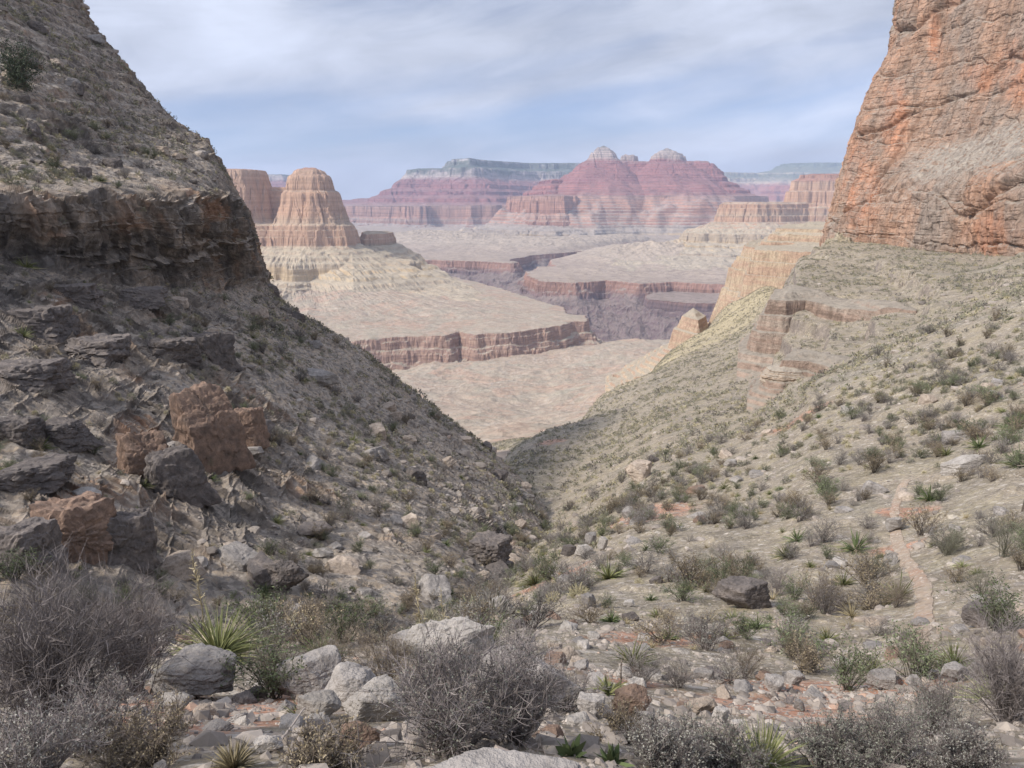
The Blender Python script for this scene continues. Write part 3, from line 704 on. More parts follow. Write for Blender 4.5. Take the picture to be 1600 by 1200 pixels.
# ------------------------------------------------------------------ mesas, buttes, platforms: height from the distance to a plan outline
def PL(px, d):                                    # plan point on the sight line through column px (near the horizon)
    return ((px - 800) / FPX / 1.02 * d, d)
def sdist(X, Y, poly):
    """signed distance to a closed outline, negative inside"""
    poly = np.asarray(poly, float)
    best = np.full(X.shape, 1e18); inside = np.zeros(X.shape, bool)
    n = len(poly)
    for i in range(n):
        a, b = poly[i], poly[(i + 1) % n]
        e = b - a
        t = np.clip(((X - a[0]) * e[0] + (Y - a[1]) * e[1]) / (e @ e + 1e-9), 0, 1)
        best = np.minimum(best, (X - a[0] - t * e[0]) ** 2 + (Y - a[1] - t * e[1]) ** 2)
        c = ((a[1] > Y) != (b[1] > Y)) & (X < (b[0] - a[0]) * (Y - a[1]) / (b[1] - a[1] + 1e-12) + a[0])
        inside ^= c
    s = np.sqrt(best)
    return np.where(inside, -s, s)
def polyline_dist(X, Y, pts):
    best = np.full(X.shape, 1e18)
    for a, b in zip(pts[:-1], pts[1:]):
        a, b = np.array(a), np.array(b); e = b - a
        t = np.clip(((X - a[0]) * e[0] + (Y - a[1]) * e[1]) / (e @ e + 1e-9), 0, 1)
        best = np.minimum(best, (X - a[0] - t * e[0]) ** 2 + (Y - a[1] - t * e[1]) ** 2)
    return np.sqrt(best)
def polar(px0, px1, n, d0, d1, m):
    a = np.linspace((px0 - 800) / FPX, (px1 - 800) / FPX, n); d = np.linspace(d0, d1, m)
    D = d[:, None] + 0 * a[None, :]
    return a[None, :] * D, D
def then(x, prof):
    """continue a slope profile with another one, its outer part only"""
    return [(x + p[0], p[1]) for p in prof if p[0] >= 0]
def mesa_height(X, Y, parts, L, amp, seed, flute=0.0, facet=0.0):
    """parts: (outline, profile [(distance outward, height)...], warp factor)"""
    w = amp * (0.9 * fbm(X / L, Y / L, 0 * X, 5, seed, 0.6) + 0.55 * fbm(X / L * 1.7, Y / L * 1.7, 0 * X + 3, 5, seed + 50, 0.55, ridged=True) - 0.1 + 0.10 * fbm(X / L * 5, Y / L * 5, 0 * X + 5, 4, seed + 60, 0.55, ridged=True))
    if flute: w = w + flute * fbm(X / (L * .14), Y / (L * .14), 0 * X, 4, seed + 90, 0.6)
    # the beds break off at slightly different heights from place to place; rubble climbs higher in the hollows
    spread = 1 + 0.35 * fbm(X / (L * .7), Y / (L * .7), 0 * X + 9, 3, seed + 70)
    fc = 0
    if facet:
        for k, sz in enumerate((1.0, .42, .2)):
            f1, f2, rid = worley(X / (facet * 5 * sz) + .3, Y / (facet * 5 * sz), 0 * X + .5, seed + 31 + k)
            fc = fc + facet * sz * ((rid - .5) * sstep(0, .15, f2 - f1) + .35 * (1 - sstep(0, .1, f2 - f1)))
    Z = np.full(X.shape, -1e9)
    for poly, prof, wf in parts:
        s = sdist(X, Y, poly)
        if facet: s = s + fc * sstep(160 * facet / 9, 60 * facet / 9, s)
        # outlines wander more the farther down the slope they lie
        s = s + w * wf * (0.35 + 0.65 * sstep(0, 250, s))
        s = np.where(s > 0, s * spread, s)
        xs = [p[0] for p in prof]; zs = [p[1] for p in prof]
        Z = np.maximum(Z, np.interp(s, xs, zs))
    return Z
def bench(Z, step, k, X, Y, seed):
    t = Z / step + 0.3 * fbm(X / (step * 30), Y / (step * 30), 0 * X, 2, seed)
    fr = t - np.floor(t)
    return Z + k * step * (sstep(0.25, 0.75, fr) - fr)
def landform(name, label, cat, X, Y, Z, mat):
    me = make_mesh(name, np.stack([X, Y, Z], -1), grid_faces(*X.shape))
    return tag(link(name, me, mat), label, cat, kind='structure')

# basin below the ravine mouth
def build_basin():
    cols = {
     350: [(900, 120), (800, 185), (790, 400), (690, 800), (625, 1200), (592, 1500), (578, 1680), (590, 2100)],
     600: [(900, 120), (760, 185), (740, 400), (672, 800), (612, 1250), (585, 1500), (574, 1660), (590, 2100)],
     700: [(900, 120), (730, 185), (715, 350), (672, 800), (610, 1250), (580, 1500), (566, 1650), (585, 2100)],
     800: [(900, 120), (705, 185), (700, 300), (672, 800), (610, 1250), (580, 1480), (556, 1720), (560, 1800), (585, 2100)],
     900: [(900, 120), (715, 185), (703, 300), (665, 800), (605, 1250), (570, 1500), (545, 1750), (542, 1800), (565, 2100)],
     1000: [(900, 120), (740, 185), (700, 400), (640, 800), (590, 1250), (555, 1550), (537, 1800), (535, 1850), (560, 2150)],
     1080: [(900, 120), (760, 185), (690, 500), (620, 800), (580, 1250), (550, 1550), (535, 1800), (534, 1850), (560, 2150)],
     1300: [(900, 120), (760, 185), (690, 500), (620, 800), (580, 1250), (550, 1550), (535, 1800), (534, 1850), (560, 2150)]}
    lnd = np.linspace(math.log(120), math.log(2100), 800)
    a = np.linspace((380 - 800) / FPX, (1240 - 800) / FPX, 560)
    q = column_field(cols, lnd, a).T
    D = np.exp(lnd)[:, None] + 0 * q
    X, Y, Z = a[None, :] * D, D, q * D
    f = sstep(220, 600, D)
    Z = Z + f * (15 * fbm(X / 190, Y / 190, 0 * X, 5, 201) + 9 * fbm(X / 120, Y / 170, 0 * X, 5, 205, .55, ridged=True) + 1.6 * fbm(X / 25, Y / 25, 0 * X, 4, 207) + 1.2 * fbm(X / 55, Y / 80, 0 * X, 4, 208, ridged=True))
    landform('canyon_floor', 'pale open canyon floor of eroded shale beyond the mouth of the ravine', 'canyon floor', X, Y, Z, MAT_PLAIN)
build_basin()

MAT_NEARBUTTE = strata_material('butte_beds', 0, 1.0, (1.0, .98, .95), 1.6, pale=.45, contrast=.6)
MAT_GORGE = strata_material('gorge_beds', 25, 1.0, (1.0, .95, .95), 1.3)
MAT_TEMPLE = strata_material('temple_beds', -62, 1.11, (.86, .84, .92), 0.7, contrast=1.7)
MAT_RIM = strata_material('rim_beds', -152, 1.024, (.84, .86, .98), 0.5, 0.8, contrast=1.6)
MAT_RIM2 = strata_material('pale_rim_beds', -90, 1.0, (1.15, 1.1, 1.0), 0.5, 0.4, contrast=1.3)

# shelf with the brown cliff along its edge
SHELF_RIM = [PL(250, 1540), PL(540, 1570), PL(585, 1600), PL(640, 1625), PL(690, 1630), PL(715, 1690), PL(740, 1640), PL(800, 1680), PL(850, 1730), PL(880, 1760), PL(900, 1830), PL(922, 1840), PL(915, 1930),
           PL(885, 1960), PL(880, 2080), PL(845, 2230), PL(800, 2450), PL(750, 2720), PL(700, 3000), PL(655, 3300), PL(600, 3700), PL(200, 4000)]
def build_shelf():
    X, Y = polar(330, 960, 640, 1500, 4100, 1100)
    s = sdist(X, Y, SHELF_RIM)
    s = s + 26 * fbm(X / 130, Y / 130, 0 * X, 5, 211, 0.6) + 10 * fbm(X / 40, Y / 40, 0 * X, 5, 215, 0.7)
    inner = np.interp(s, [-1500, -900, -400, -120, 0], [-212, -236, -262, -278, -285])
    Z = inner
    for h, o, w_, a, L, k in ((9, 0, 4, 4, 30, 1), (17, 5, 4, 8, 45, 2), (7, 14, 6, 8, 28, 3), (19, 20, 6, 11, 55, 4), (8, 34, 8, 10, 30, 5)):
        hh = h * (1 + .5 * fbm(X / 70, Y / 70, 0 * X + k, 3, 500 + k))
        Z = Z - hh * sstep(0, w_, s - o - a * fbm(X / L, Y / L, 0 * X, 5, 510 + k, .65))
    Z = Z - np.interp(s, [0, 40, 110, 300, 700], [0, 12, 36, 120, 300])
    hol = sstep(-0.05, .4, fbm(X / 110, Y / 110, 0 * X + 5, 4, 222))
    Z = Z + hol * sstep(-8, 10, s) * (np.interp(s, [-8, 20, 60, 200, 700], [-288, -316, -346, -415, -700]) - Z) * .85
    ins = sstep(0, -200, s)
    Z = Z + ins * (10 * fbm(X / 220, Y / 220, 0 * X, 5, 217) - 9 * np.clip(fbm(X / 330, Y / 330, 0 * X, 4, 219, ridged=True), 0, 1)) + 1.2 * fbm(X / 18, Y / 18, 0 * X, 3, 221)
    cx, cy = PL(470, 2680)
    th = np.arctan2(Y - cy, X - cx); rr = np.hypot(X - cx, Y - cy)
    Z = Z + ins * (10 * fbm(th * 13 + .3 * fbm(X / 90, Y / 90, 0 * X, 3, 224), rr / 520, 0 * X, 4, 225, .55, ridged=True) - 4) * sstep(1250, 350, rr) + ins * 2.5 * fbm(X / 45, Y / 45, 0 * X, 4, 226, ridged=True)
    landform('shale_shelf', 'wide shale platform ending in a brown cliff, at the foot of the pale domed butte', 'platform', X, Y, Z, MAT_PLAIN)
build_shelf()

def build_butte():
    X, Y = polar(230, 790, 600, 1950, 3250, 1000)
    dome = [PL(480, 2600), PL(496, 2595), PL(499, 2650), PL(494, 2760), PL(480, 2760)]
    shoulder = [PL(452, 2570), PL(512, 2560), PL(522, 2640), PL(516, 2780), PL(460, 2780)]
    block = [PL(200, 2520), PL(385, 2580), PL(412, 2640), PL(422, 2720), PL(408, 2800), PL(200, 2900)]
    low = [PL(200, 2470), PL(408, 2530), PL(440, 2560), PL(470, 2500), PL(540, 2510), PL(556, 2600), PL(548, 2820), PL(200, 3000)]
    LOWP = [(-40, -74), (0, -78), (3, -92), (8, -94), (11, -112), (15, -114), (19, -143), (30, -147), (130, -196), (140, -204), (143, -220), (147, -222), (151, -240), (162, -243), (192, -248), (194, -256), (240, -259), (242, -264),
            (330, -268), (600, -292), (800, -325), (2000, -520)]
    tower = [(-60, 111), (0, 109), (18, 104), (32, 96), (42, 86), (50, 76), (54, 58), (58, 36), (72, 24), (78, -8), (94, -52), (100, -72)] + then(112, LOWP)
    blockp = [(-60, 108), (0, 102), (6, 92), (12, 70), (20, 40), (30, -8), (44, -60), (54, -72)] + then(72, LOWP)
    outc = [PL(570, 2680), PL(603, 2730), PL(612, 2860), PL(566, 2900)]
    outp = [(-20, -108), (0, -112), (4, -128), (9, -130), (12, -150), (20, -153), (150, -225), (400, -290), (900, -320)]
    outc2 = [PL(600, 2560), PL(640, 2500), PL(655, 2560), PL(620, 2700)]
    outp2 = [(-20, -196), (0, -204), (4, -222), (9, -224), (12, -240), (60, -250), (300, -280), (900, -320)]
    saddle = [PL(405, 2680), PL(460, 2680), PL(460, 2745), PL(405, 2745)]
    sadp = [(-12, 46), (0, 34), (12, 6), (26, -34), (44, -66), (52, -72)] + then(66, LOWP)
    rampo = [PL(548, 2560), PL(556, 2560), PL(640, 2420), PL(720, 2420), PL(715, 2440), PL(560, 2600)]
    rampx = np.interp(X / Y * FPX * 1.02 + 800, [548, 600, 650, 720, 800], [-126, -185, -222, -266, -330])
    sh = [(-20, 40), (0, 36), (10, 20), (24, -8), (32, -55), (40, -72)] + then(60, LOWP)
    Z = mesa_height(X, Y, [(dome, tower, .6), (shoulder, sh, .6), (block, blockp, .8), (saddle, sadp, .5), (low, LOWP, 1.0), (outc, outp, .6), (outc2, outp2, .6)], 150, 38, 231, 6, 12)
    sr = sdist(X, Y, rampo) + 14 * fbm(X / 90, Y / 90, 0 * X, 4, 233)
    Z = np.maximum(Z, rampx - 0.5 * np.maximum(sr, -6))
    # gullied talus aprons
    sl = sstep(-150, -200, Z)
    cx, cy = PL(470, 2680)
    th = np.arctan2(Y - cy, X - cx); rr = np.hypot(X - cx, Y - cy)
    rib = fbm(th * 11, rr / 420, 0 * X, 4, 235, 0.55, ridged=True)
    Z = Z + sl * (13 * rib - 5) * (1 - 0.8 * sstep(-225, -238, Z) * (1 - sstep(-244, -250, Z))) + 1.5 * fbm(X / 14, Y / 14, 0 * X, 3, 237)
    Z = Z - np.clip(sdist(X, Y, SHELF_RIM) + 130, 0, 900) * .9
    Z = bench(Z, 17, 0.35, X, Y, 239)
    landform('domed_butte', 'pale domed butte with a red cliff band and yellow ledge standing beyond the dark hillside', 'butte', X, Y, Z, MAT_NEARBUTTE)
build_butte()

GORGE_EDGE = [PL(-200, 5200), PL(560, 5000), PL(640, 4350), PL(700, 4230), PL(745, 4170), PL(800, 4050), PL(845, 4250), PL(825, 3350), PL(845, 3120), PL(900, 3060), PL(950, 3130), PL(1000, 3010), PL(1060, 3060), PL(1120, 3000), PL(1160, 2960), PL(1300, 2950), PL(1800, 2900),
            PL(1800, 18000), PL(-200, 18000)]
def build_north_side():
    lnd = np.linspace(math.log(2250), math.log(16500), 1050)
    a = np.linspace((330 - 800) / FPX, (1440 - 800) / FPX, 900)
    D = np.exp(lnd)[:, None] + 0 * a[None, :]
    X, Y = a[None, :] * D, D
    s = sdist(X, Y, GORGE_EDGE)
    s = s + 75 * fbm(X / 260, Y / 260, 0 * X, 6, 251, 0.62) + 20 * fbm(X / 70, Y / 70, 0 * X, 5, 255, 0.7)
    # a side canyon winding through the platform
    side = [PL(845, 3900), PL(830, 4300), PL(870, 4700), PL(960, 5150), PL(1010, 5600), PL(1080, 6000), PL(1190, 6300)]
    c = polyline_dist(X, Y, side) + 60 * fbm(X / 300, Y / 300, 0 * X, 4, 257)
    s = np.maximum(s, 90 - c)
    Z = np.interp(s, [-6000, -900, -60, 0], [-300, -308, -315, -318])
    for h, o, w_, a, L, k in ((15, 0, 6, 7, 50, 1), (27, 8, 7, 14, 80, 2), (22, 24, 10, 16, 60, 3)):
        hh = h * (1 + .5 * fbm(X / 130, Y / 130, 0 * X + k, 3, 520 + k))
        Z = Z - hh * sstep(0, w_, s - o - a * fbm(X / L, Y / L, 0 * X, 5, 530 + k, .65))
    Z = Z - np.interp(s, [0, 60, 260, 600, 900], [0, 14, 92, 262, 380])
    hol = sstep(-0.3, .3, fbm(X / 200, Y / 200, 0 * X + 5, 4, 256))
    Z = Z + hol * sstep(-8, 10, s) * (np.interp(s, [-8, 30, 90, 300, 900], [-318, -352, -400, -482, -760]) - Z) * .8
    # second, lower ledge of brown cliff and dark ribs of schist in the gorge
    low = [PL(1020, 2860), PL(1080, 2760), PL(1150, 2720), PL(1400, 2700), PL(1400, 3300), PL(1000, 3300)]
    s2 = sdist(X, Y, low) + 40 * fbm(X / 160, Y / 160, 0 * X, 4, 259, .6)
    Z = np.maximum(Z, np.interp(s2, [-600, -40, 0, 6, 14, 22, 60, 240, 700], [-345, -357, -362, -398, -402, -420, -432, -505, -760]))
    Z = np.maximum(Z, -545 + 14 * fbm(X / 80, Y / 80, 0 * X, 4, 260))
    gorge = sstep(-385, -420, Z)
    Z = Z + gorge * 34 * (fbm(X / 95, Y / 120, 0 * X, 5, 261, ridged=True) - 0.3)
    flat = 1 - sstep(-316, -325, Z)
    Z = Z + (1 - gorge) * flat * 0 + 18 * sstep(0, -500, s) * fbm(X / 300, Y / 300, 0 * X, 5, 263) + 14 * sstep(0, -300, s) * fbm(X / 260, Y / 420, 0 * X, 5, 265, .55, ridged=True)
    # low shale hills
    for hx, hd, r, h in ((1020, 4150, 460, 62), (1090, 4250, 420, 74), (1160, 4100, 380, 60), (960, 4600, 560, 48), (880, 5400, 700, 55), (760, 5800, 800, 50), (660, 6300, 900, 70), (980, 5900, 700, 60)):
        cx, cy = PL(hx, hd)
        e = np.hypot(X - cx, (Y - cy) * .8) / r
        Z = Z + sstep(0, -120, s) * h * np.clip(1 - e, 0, 1) ** 1.3 * (0.8 + 0.3 * fbm(X / 90, Y / 90, 0 * X, 3, 267, ridged=True))
    landform('gorge_and_platform', 'far platform of grey shale cut by a dark inner gorge and a side canyon', 'platform', X, Y, Z, MAT_GORGE)
build_north_side()

def build_right_mesa():
    X, Y = polar(900, 1420, 520, 3000, 5200, 1000)
    top = [PL(1243, 4420), PL(1330, 4330), PL(1500, 4300), PL(1500, 5100), PL(1250, 5000)]
    mid = [PL(1120, 4230), PL(1180, 4130), PL(1215, 4160), PL(1260, 4300), PL(1500, 4200), PL(1500, 5100), PL(1200, 5000), PL(1150, 4500)]
    midp = [(-30, -5), (0, -14), (4, -36), (14, -40), (20, -75), (28, -78), (34, -108), (48, -112), (200, -168), (205, -178), (212, -182), (218, -208), (232, -213), (300, -226), (304, -233), (420, -262), (424, -268), (700, -300), (1200, -345), (2000, -480)]
    topp = [(-60, 152), (0, 145), (5, 125), (40, 112), (46, 60), (70, 50), (76, -10), (90, -24)] + then(110, [(0, -36)] + midp[3:])
    Z = mesa_height(X, Y, [(top, topp, .6), (mid, midp, 1.0)], 230, 60, 281, 8, 20)
    sl = sstep(-112, -160, Z)
    Z = Z + sl * (8 * fbm(X / 80, Y / 120, 0 * X, 4, 285, ridged=True) - 3) + 1.5 * fbm(X / 20, Y / 20, 0 * X, 3, 287)
    Z = Z - np.clip(sdist(X, Y, GORGE_EDGE) + 220, 0, 900) * 1.0
    Z = bench(Z, 18, 0.3, X, Y, 289)
    landform('orange_mesa', 'orange walled mesa with a yellow lower ledge, left of the tall red cliff', 'mesa', X, Y, Z, MAT_NEARBUTTE)
build_right_mesa()

def build_temple():
    X, Y = polar(650, 1260, 620, 5600, 9600, 900)
    redp = [(-500, 130), (-200, 112), (0, 98), (6, 60), (14, 52), (24, -40), (60, -62), (66, -96), (100, -108), (108, -140), (130, -150), (330, -205), (338, -224), (350, -226), (358, -240), (470, -254), (476, -262), (800, -276), (1300, -292), (1900, -320), (3500, -480)]
    d1 = [PL(930, 8100), PL(948, 8090), PL(952, 8300), PL(930, 8300)]
    d1p = [(-75, 562), (-40, 552), (0, 532), (34, 508), (58, 480), (72, 452), (100, 428), (180, 385), (320, 310), (700, 100), (1000, -100), (1700, -450)]
    sd1 = [PL(968, 8150), PL(987, 8140), PL(990, 8300), PL(968, 8300)]
    sdp = [(-30, 478), (0, 470), (14, 425), (60, 395), (400, 200), (800, -100), (1500, -450)]
    d2 = [PL(1026, 8100), PL(1046, 8090), PL(1050, 8300), PL(1026, 8300)]
    d2p = [(-75, 536), (-40, 522), (0, 508), (50, 490), (88, 466), (104, 432), (130, 408), (220, 365), (700, 100), (1000, -100), (1700, -450)]
    supai = [PL(905, 8050), PL(950, 7900), PL(1000, 8080), PL(1040, 7880), PL(1108, 8050), PL(1112, 8500), PL(900, 8600)]
    supp = [(-300, 420), (-60, 396), (0, 366), (10, 335), (60, 320), (70, 290), (130, 268), (140, 238), (230, 205), (240, 178), (330, 150), (342, 122), (420, 104)] + then(430, redp)
    crest = [PL(925, 8080), PL(1000, 8060), PL(1104, 8040), PL(1108, 8300), PL(925, 8350)]
    crp = [(-60, 418), (0, 402), (25, 385), (60, 350), (110, 322), (118, 292), (180, 268), (190, 238), (280, 205), (290, 178), (380, 150), (392, 122), (470, 104)] + then(480, redp)
    ridge = [PL(860, 7800), PL(905, 8000), PL(900, 8500), PL(840, 8300)]
    ridp = [(-60, 255), (0, 238), (8, 215), (70, 190), (80, 160), (160, 135), (170, 110), (260, 100)] + then(270, redp)
    red = [PL(802, 7700), PL(835, 7250), PL(882, 7050), PL(902, 7350), PL(935, 7800), PL(985, 7750), PL(1010, 7450), PL(1050, 7400), PL(1068, 7750), PL(1130, 7650), PL(1178, 7800), PL(1200, 8300), PL(1190, 9200), PL(790, 9200)]
    lowr = [PL(735, 7300), PL(800, 6900), PL(868, 6700), PL(905, 6900), PL(900, 7500), PL(760, 7700)]
    lowp = [(-200, -140), (0, -178), (6, -200), (24, -206), (30, -226), (120, -245), (126, -258), (240, -262), (246, -268), (600, -280), (1100, -298), (1800, -340)]
    Z = mesa_height(X, Y, [(d1, d1p, .15), (sd1, sdp, .15), (d2, d2p, .15), (supai, supp, .55), (crest, crp, .3), (ridge, ridp, .5), (red, redp, 1.0), (lowr, lowp, .8)], 600, 215, 301, 24, 34)
    sl = sstep(-150, -190, Z)
    Z = Z + sl * (14 * fbm(X / 150, Y / 240, 0 * X, 4, 305, ridged=True) - 5) + 4 * fbm(X / 40, Y / 40, 0 * X, 3, 307)
    Z = Z + sstep(380, 420, Z) * 10 * fbm(X / 45, Y / 45, 0 * X, 4, 308, .6)
    Z = 560 - (560 - Z) * 1.11
    Z = bench(Z, 27, 0.35, X, Y, 309)
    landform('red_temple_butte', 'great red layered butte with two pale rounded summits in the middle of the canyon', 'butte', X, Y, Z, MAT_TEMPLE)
build_temple()

def build_far_wall():
    X0, Y0 = polar(370, 1060, 640, 6800, 12400, 720)
    K, ST = 0.8, 1.28
    X, Y = X0 / K, Y0 / K
    redp = [(-700, 165), (-500, 150), (-200, 112), (0, 96), (20, -30), (60, -60), (70, -105), (140, -130), (420, -205), (440, -228), (900, -285), (1600, -315), (3000, -340)]
    rim = [PL(712, 12900), PL(735, 12600), PL(765, 13300), PL(830, 14300), PL(905, 14300), PL(1060, 14600), PL(1100, 17000), PL(690, 17000), PL(700, 13600)]
    rimp = [(-300, 690), (0, 672), (20, 600), (60, 585), (200, 555), (215, 540), (235, 452), (260, 440), (520, 345), (540, 300), (700, 262), (720, 225), (900, 180), (915, 140), (1100, 105)] + then(1110, redp)
    sh = [PL(640, 13000), PL(690, 12800), PL(720, 12900), PL(700, 14500), PL(640, 14500)]
    shp = [(-200, 565), (0, 545), (20, 500), (80, 450), (260, 360), (280, 320), (450, 270), (470, 230), (640, 180), (660, 140), (800, 105)] + then(810, redp)
    red = [PL(560, 12300), PL(612, 11900), PL(640, 11450), PL(664, 11400), PL(690, 11900), PL(735, 11500), PL(780, 11900), PL(850, 12600), PL(1000, 13000), PL(1050, 17000), PL(520, 17000), PL(380, 13500)]
    tail = [PL(545, 13200), PL(600, 12900), PL(640, 13000), PL(640, 14500), PL(545, 14500)]
    tailp = [(-200, 190), (0, 150), (30, 110), (400, 100)] + then(410, redp)
    lft = [PL(380, 14000), PL(448, 14000), PL(475, 14600), PL(380, 14800)]
    lftp = [(-100, 520), (0, 480), (30, 420), (300, 330), (320, 280), (700, 150), (1100, 100)] + then(1110, redp)
    Z = mesa_height(X, Y, [(rim, rimp, .45), (sh, shp, .45), (red, redp, 1.0), (tail, tailp, .5), (lft, lftp, .5)], 800, 270, 321, 40, 60)
    Z = Z + sstep(-100, -160, Z) * (22 * fbm(X / 260, Y / 400, 0 * X, 4, 324, ridged=True) - 8)
    Z = Z + 6 * fbm(X / 60, Y / 60, 0 * X, 3, 323)
    Z = bench(Z, 30, 0.3, X, Y, 325)
    Z = 543 - (543 - Z * K) * ST
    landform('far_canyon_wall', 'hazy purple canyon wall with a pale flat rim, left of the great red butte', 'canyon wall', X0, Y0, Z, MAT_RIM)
build_far_wall()

def build_far_rim():
    X, Y = polar(1060, 1460, 420, 12800, 18500, 560)
    lo = [PL(900, 15600), PL(1130, 15900), PL(1180, 16300), PL(1230, 16000), PL(1500, 15900), PL(1500, 19000), PL(900, 19000)]
    lop = [(-1500, 600), (0, 575), (20, 520), (50, 505), (160, 450), (180, 385), (210, 375), (600, 240), (620, 200), (900, 110), (1000, 60), (1100, -60), (2500, -315)]
    hi = [PL(1215, 17000), PL(1262, 16700), PL(1300, 16700), PL(1500, 16500), PL(1500, 19000), PL(1200, 19000)]
    hip = [(-300, 815), (0, 790), (30, 735), (200, 660), (420, 610), (800, 560), (1400, 380), (2400, 0), (3200, -450)]
    mid = [PL(1195, 14200), PL(1235, 13900), PL(1300, 14000), PL(1400, 14300), PL(1400, 16000), PL(1260, 16000)]
    midp = [(-300, 300), (0, 265), (20, 215), (120, 180), (140, 130), (300, 90), (320, -40), (700, -200), (2000, -320)]
    Z = mesa_height(X, Y, [(lo, lop, .8), (hi, hip, .5), (mid, midp, .7)], 700, 300, 341, 60, 60)
    Z = Z + 8 * fbm(X / 70, Y / 70, 0 * X, 3, 343)
    landform('far_rim', 'distant pale forested rim on the horizon beside the tall red cliff', 'canyon rim', X, Y, Z, MAT_RIM2)
build_far_rim()

# ------------------------------------------------------------------ smaller cliffs on the right slope
def promontory_material(name, orange, pale, gy, zs=0.35):
    m = Mat(name)
    p = m.pos()
    lay = m.noise(m.pos(.02, .02, zs), 1.0, 5, .7)
    col = m.ramp(lay, [(0.3, tuple(0.62 * c for c in orange)), (0.45, orange), (0.6, pale), (0.72, orange)])
    st = m.noise(m.pos(.5, .5, .06), 1.0, 5, .65)
    col = m.scale(col, m.ramp(st, [(.3, .68), (.5, 1.0), (.7, 1.2)]))
    nz = m.sepz(m.g.outputs['True Normal'])
    col = m.mix(m.ramp(nz, [(.6, 0.0), (.78, .9)]), col, gy)
    col = m.scale(col, m.ramp(m.noise(p, .8, 8, .75), [(.32, .65), (.5, 1.0), (.7, 1.2)]))
    m.bump(m.noise(m.pos(1, 1, 2), .7, 7, .7), .8, .8)
    return m.out(col)
def build_promontory():
    X, Y = polar(950, 1345, 420, 440, 780, 800)
    hi = [PL(1212, 600), PL(1262, 585), PL(1330, 560), PL(1400, 600), PL(1400, 740), PL(1225, 700)]
    lo = [PL(1178, 562), PL(1214, 548), PL(1300, 520), PL(1400, 520), PL(1400, 720), PL(1190, 700)]
    hip = [(-20, -18), (0, -21), (2, -24), (5, -25), (7, -30), (11, -31), (13, -35)]
    lop = [(-30, -31), (0, -34.5), (1.5, -42), (3, -43), (4.5, -52), (6, -52.5), (8, -68), (10, -69), (18, -90), (42, -140), (110, -330)]
    hip = hip + then(24, lop)
    kn = [PL(1072, 600), PL(1100, 575), PL(1112, 600), PL(1090, 650)]
    knp = [(-8, -86), (0, -89), (3, -98), (6, -100), (9, -114), (20, -124), (90, -170), (300, -260)]
    Z = mesa_height(X, Y, [(hi, hip, .6), (lo, lop, 1.0), (kn, knp, .5)], 40, 6, 361, 1.6)
    Z = Z + .7 * fbm(X / 5, Y / 5, 0 * X, 3, 363)
    landform('orange_promontory', 'orange and yellow layered promontory between the stony slope and the far mesa', 'cliff', X, Y, bench(Z, 3.3, .5, X, Y, 365),
             promontory_material('orange_ledges', (.39, .27, .195), (.41, .325, .23), (.345, .30, .235), .16))
build_promontory()
def build_corner():
    def PX(px, py, d): return tuple(W(px, py, d)[:2])
    mt = promontory_material('reddish_ledges', (.32, .235, .185), (.36, .295, .24), (.29, .255, .21), .5)
    X, Y = polar(1160, 1480, 460, 120, 300, 900)
    lo = [PX(1197, 500, 174), PX(1226, 500, 171), PX(1256, 500, 173), PX(1300, 500, 165), PX(1360, 500, 154), PX(1430, 500, 145), PX(1440, 480, 152), PX(1370, 470, 166), PX(1310, 470, 182), PX(1250, 470, 196), PX(1208, 470, 196)]
    lop = [(-14, -19), (-4, -20.8), (0, -22.0), (.6, -25), (1.6, -25.4), (2.2, -29), (3.2, -29.5), (4, -33.5), (6, -34.2), (9, -37.5), (14, -40), (40, -60), (90, -110)]
    Z = mesa_height(X, Y, [(lo, lop, 1.0)], 14, 2.6, 381, .8)
    Z = Z + .35 * fbm(X / 2.5, Y / 2.5, 0 * X, 3, 383) - 1.0 * sstep(.38, .44, X / Y) + 2.2 * sstep(.42, .52, X / Y)
    landform('corner_cliff', 'short reddish stepped cliff where the stony slope turns the corner', 'cliff', X, Y, bench(Z, 1.7, .5, X, Y, 385), mt)
    X, Y = polar(1180, 1460, 420, 92, 140, 520)
    lo = [PX(1216, 600, 111), PX(1262, 600, 110), PX(1310, 595, 104), PX(1375, 580, 100), PX(1385, 570, 104), PX(1310, 585, 113), PX(1236, 590, 121)]
    lop = [(-5, -21.8), (-1, -22.9), (0, -23.3), (.3, -24.4), (.9, -24.6), (1.2, -25.8), (2.0, -26.1), (2.4, -27.2), (4, -28.2), (12, -33), (40, -50)]
    Z = mesa_height(X, Y, [(lo, lop, 1.0)], 8, 1.5, 391, .5)
    Z = Z + .2 * fbm(X / 1.5, Y / 1.5, 0 * X, 3, 393) + 1.2 * sstep(.42, .52, X / Y)
    landform('rock_ledge', 'low broken tan ledge running along the right slope beside the overhanging outcrop', 'ledge', X, Y, bench(Z, .8, .5, X, Y, 395), mt)
build_corner()
# ------------------------------------------------------------------ which of the scattered things the photograph can see
ZB_W, ZB_H = 400, 300
zbuf = np.full(ZB_W * ZB_H, 1e9)
for P in (HP, LP, CPTS):
    px, py, zc = to_px(P.reshape(-1, 3))
    i = (px * ZB_W / 1600).astype(int); j = (py * ZB_H / 1200).astype(int)
    ok = (i >= 0) & (i < ZB_W) & (j >= 0) & (j < ZB_H) & (zc > .5)
    np.minimum.at(zbuf, j[ok] * ZB_W + i[ok], zc[ok])
def in_view(P, margin=30):
    px, py, zc = to_px(P)
    i = np.clip((px * ZB_W / 1600).astype(int), 0, ZB_W - 1); j = np.clip((py * ZB_H / 1200).astype(int), 0, ZB_H - 1)
    return (px > -margin) & (px < 1600 + margin) & (py > -margin) & (py < 1200 + margin) & (zc < zbuf[j * ZB_W + i] * 1.04 + 0.5), px, py, zc
_lp = to_px(LP)
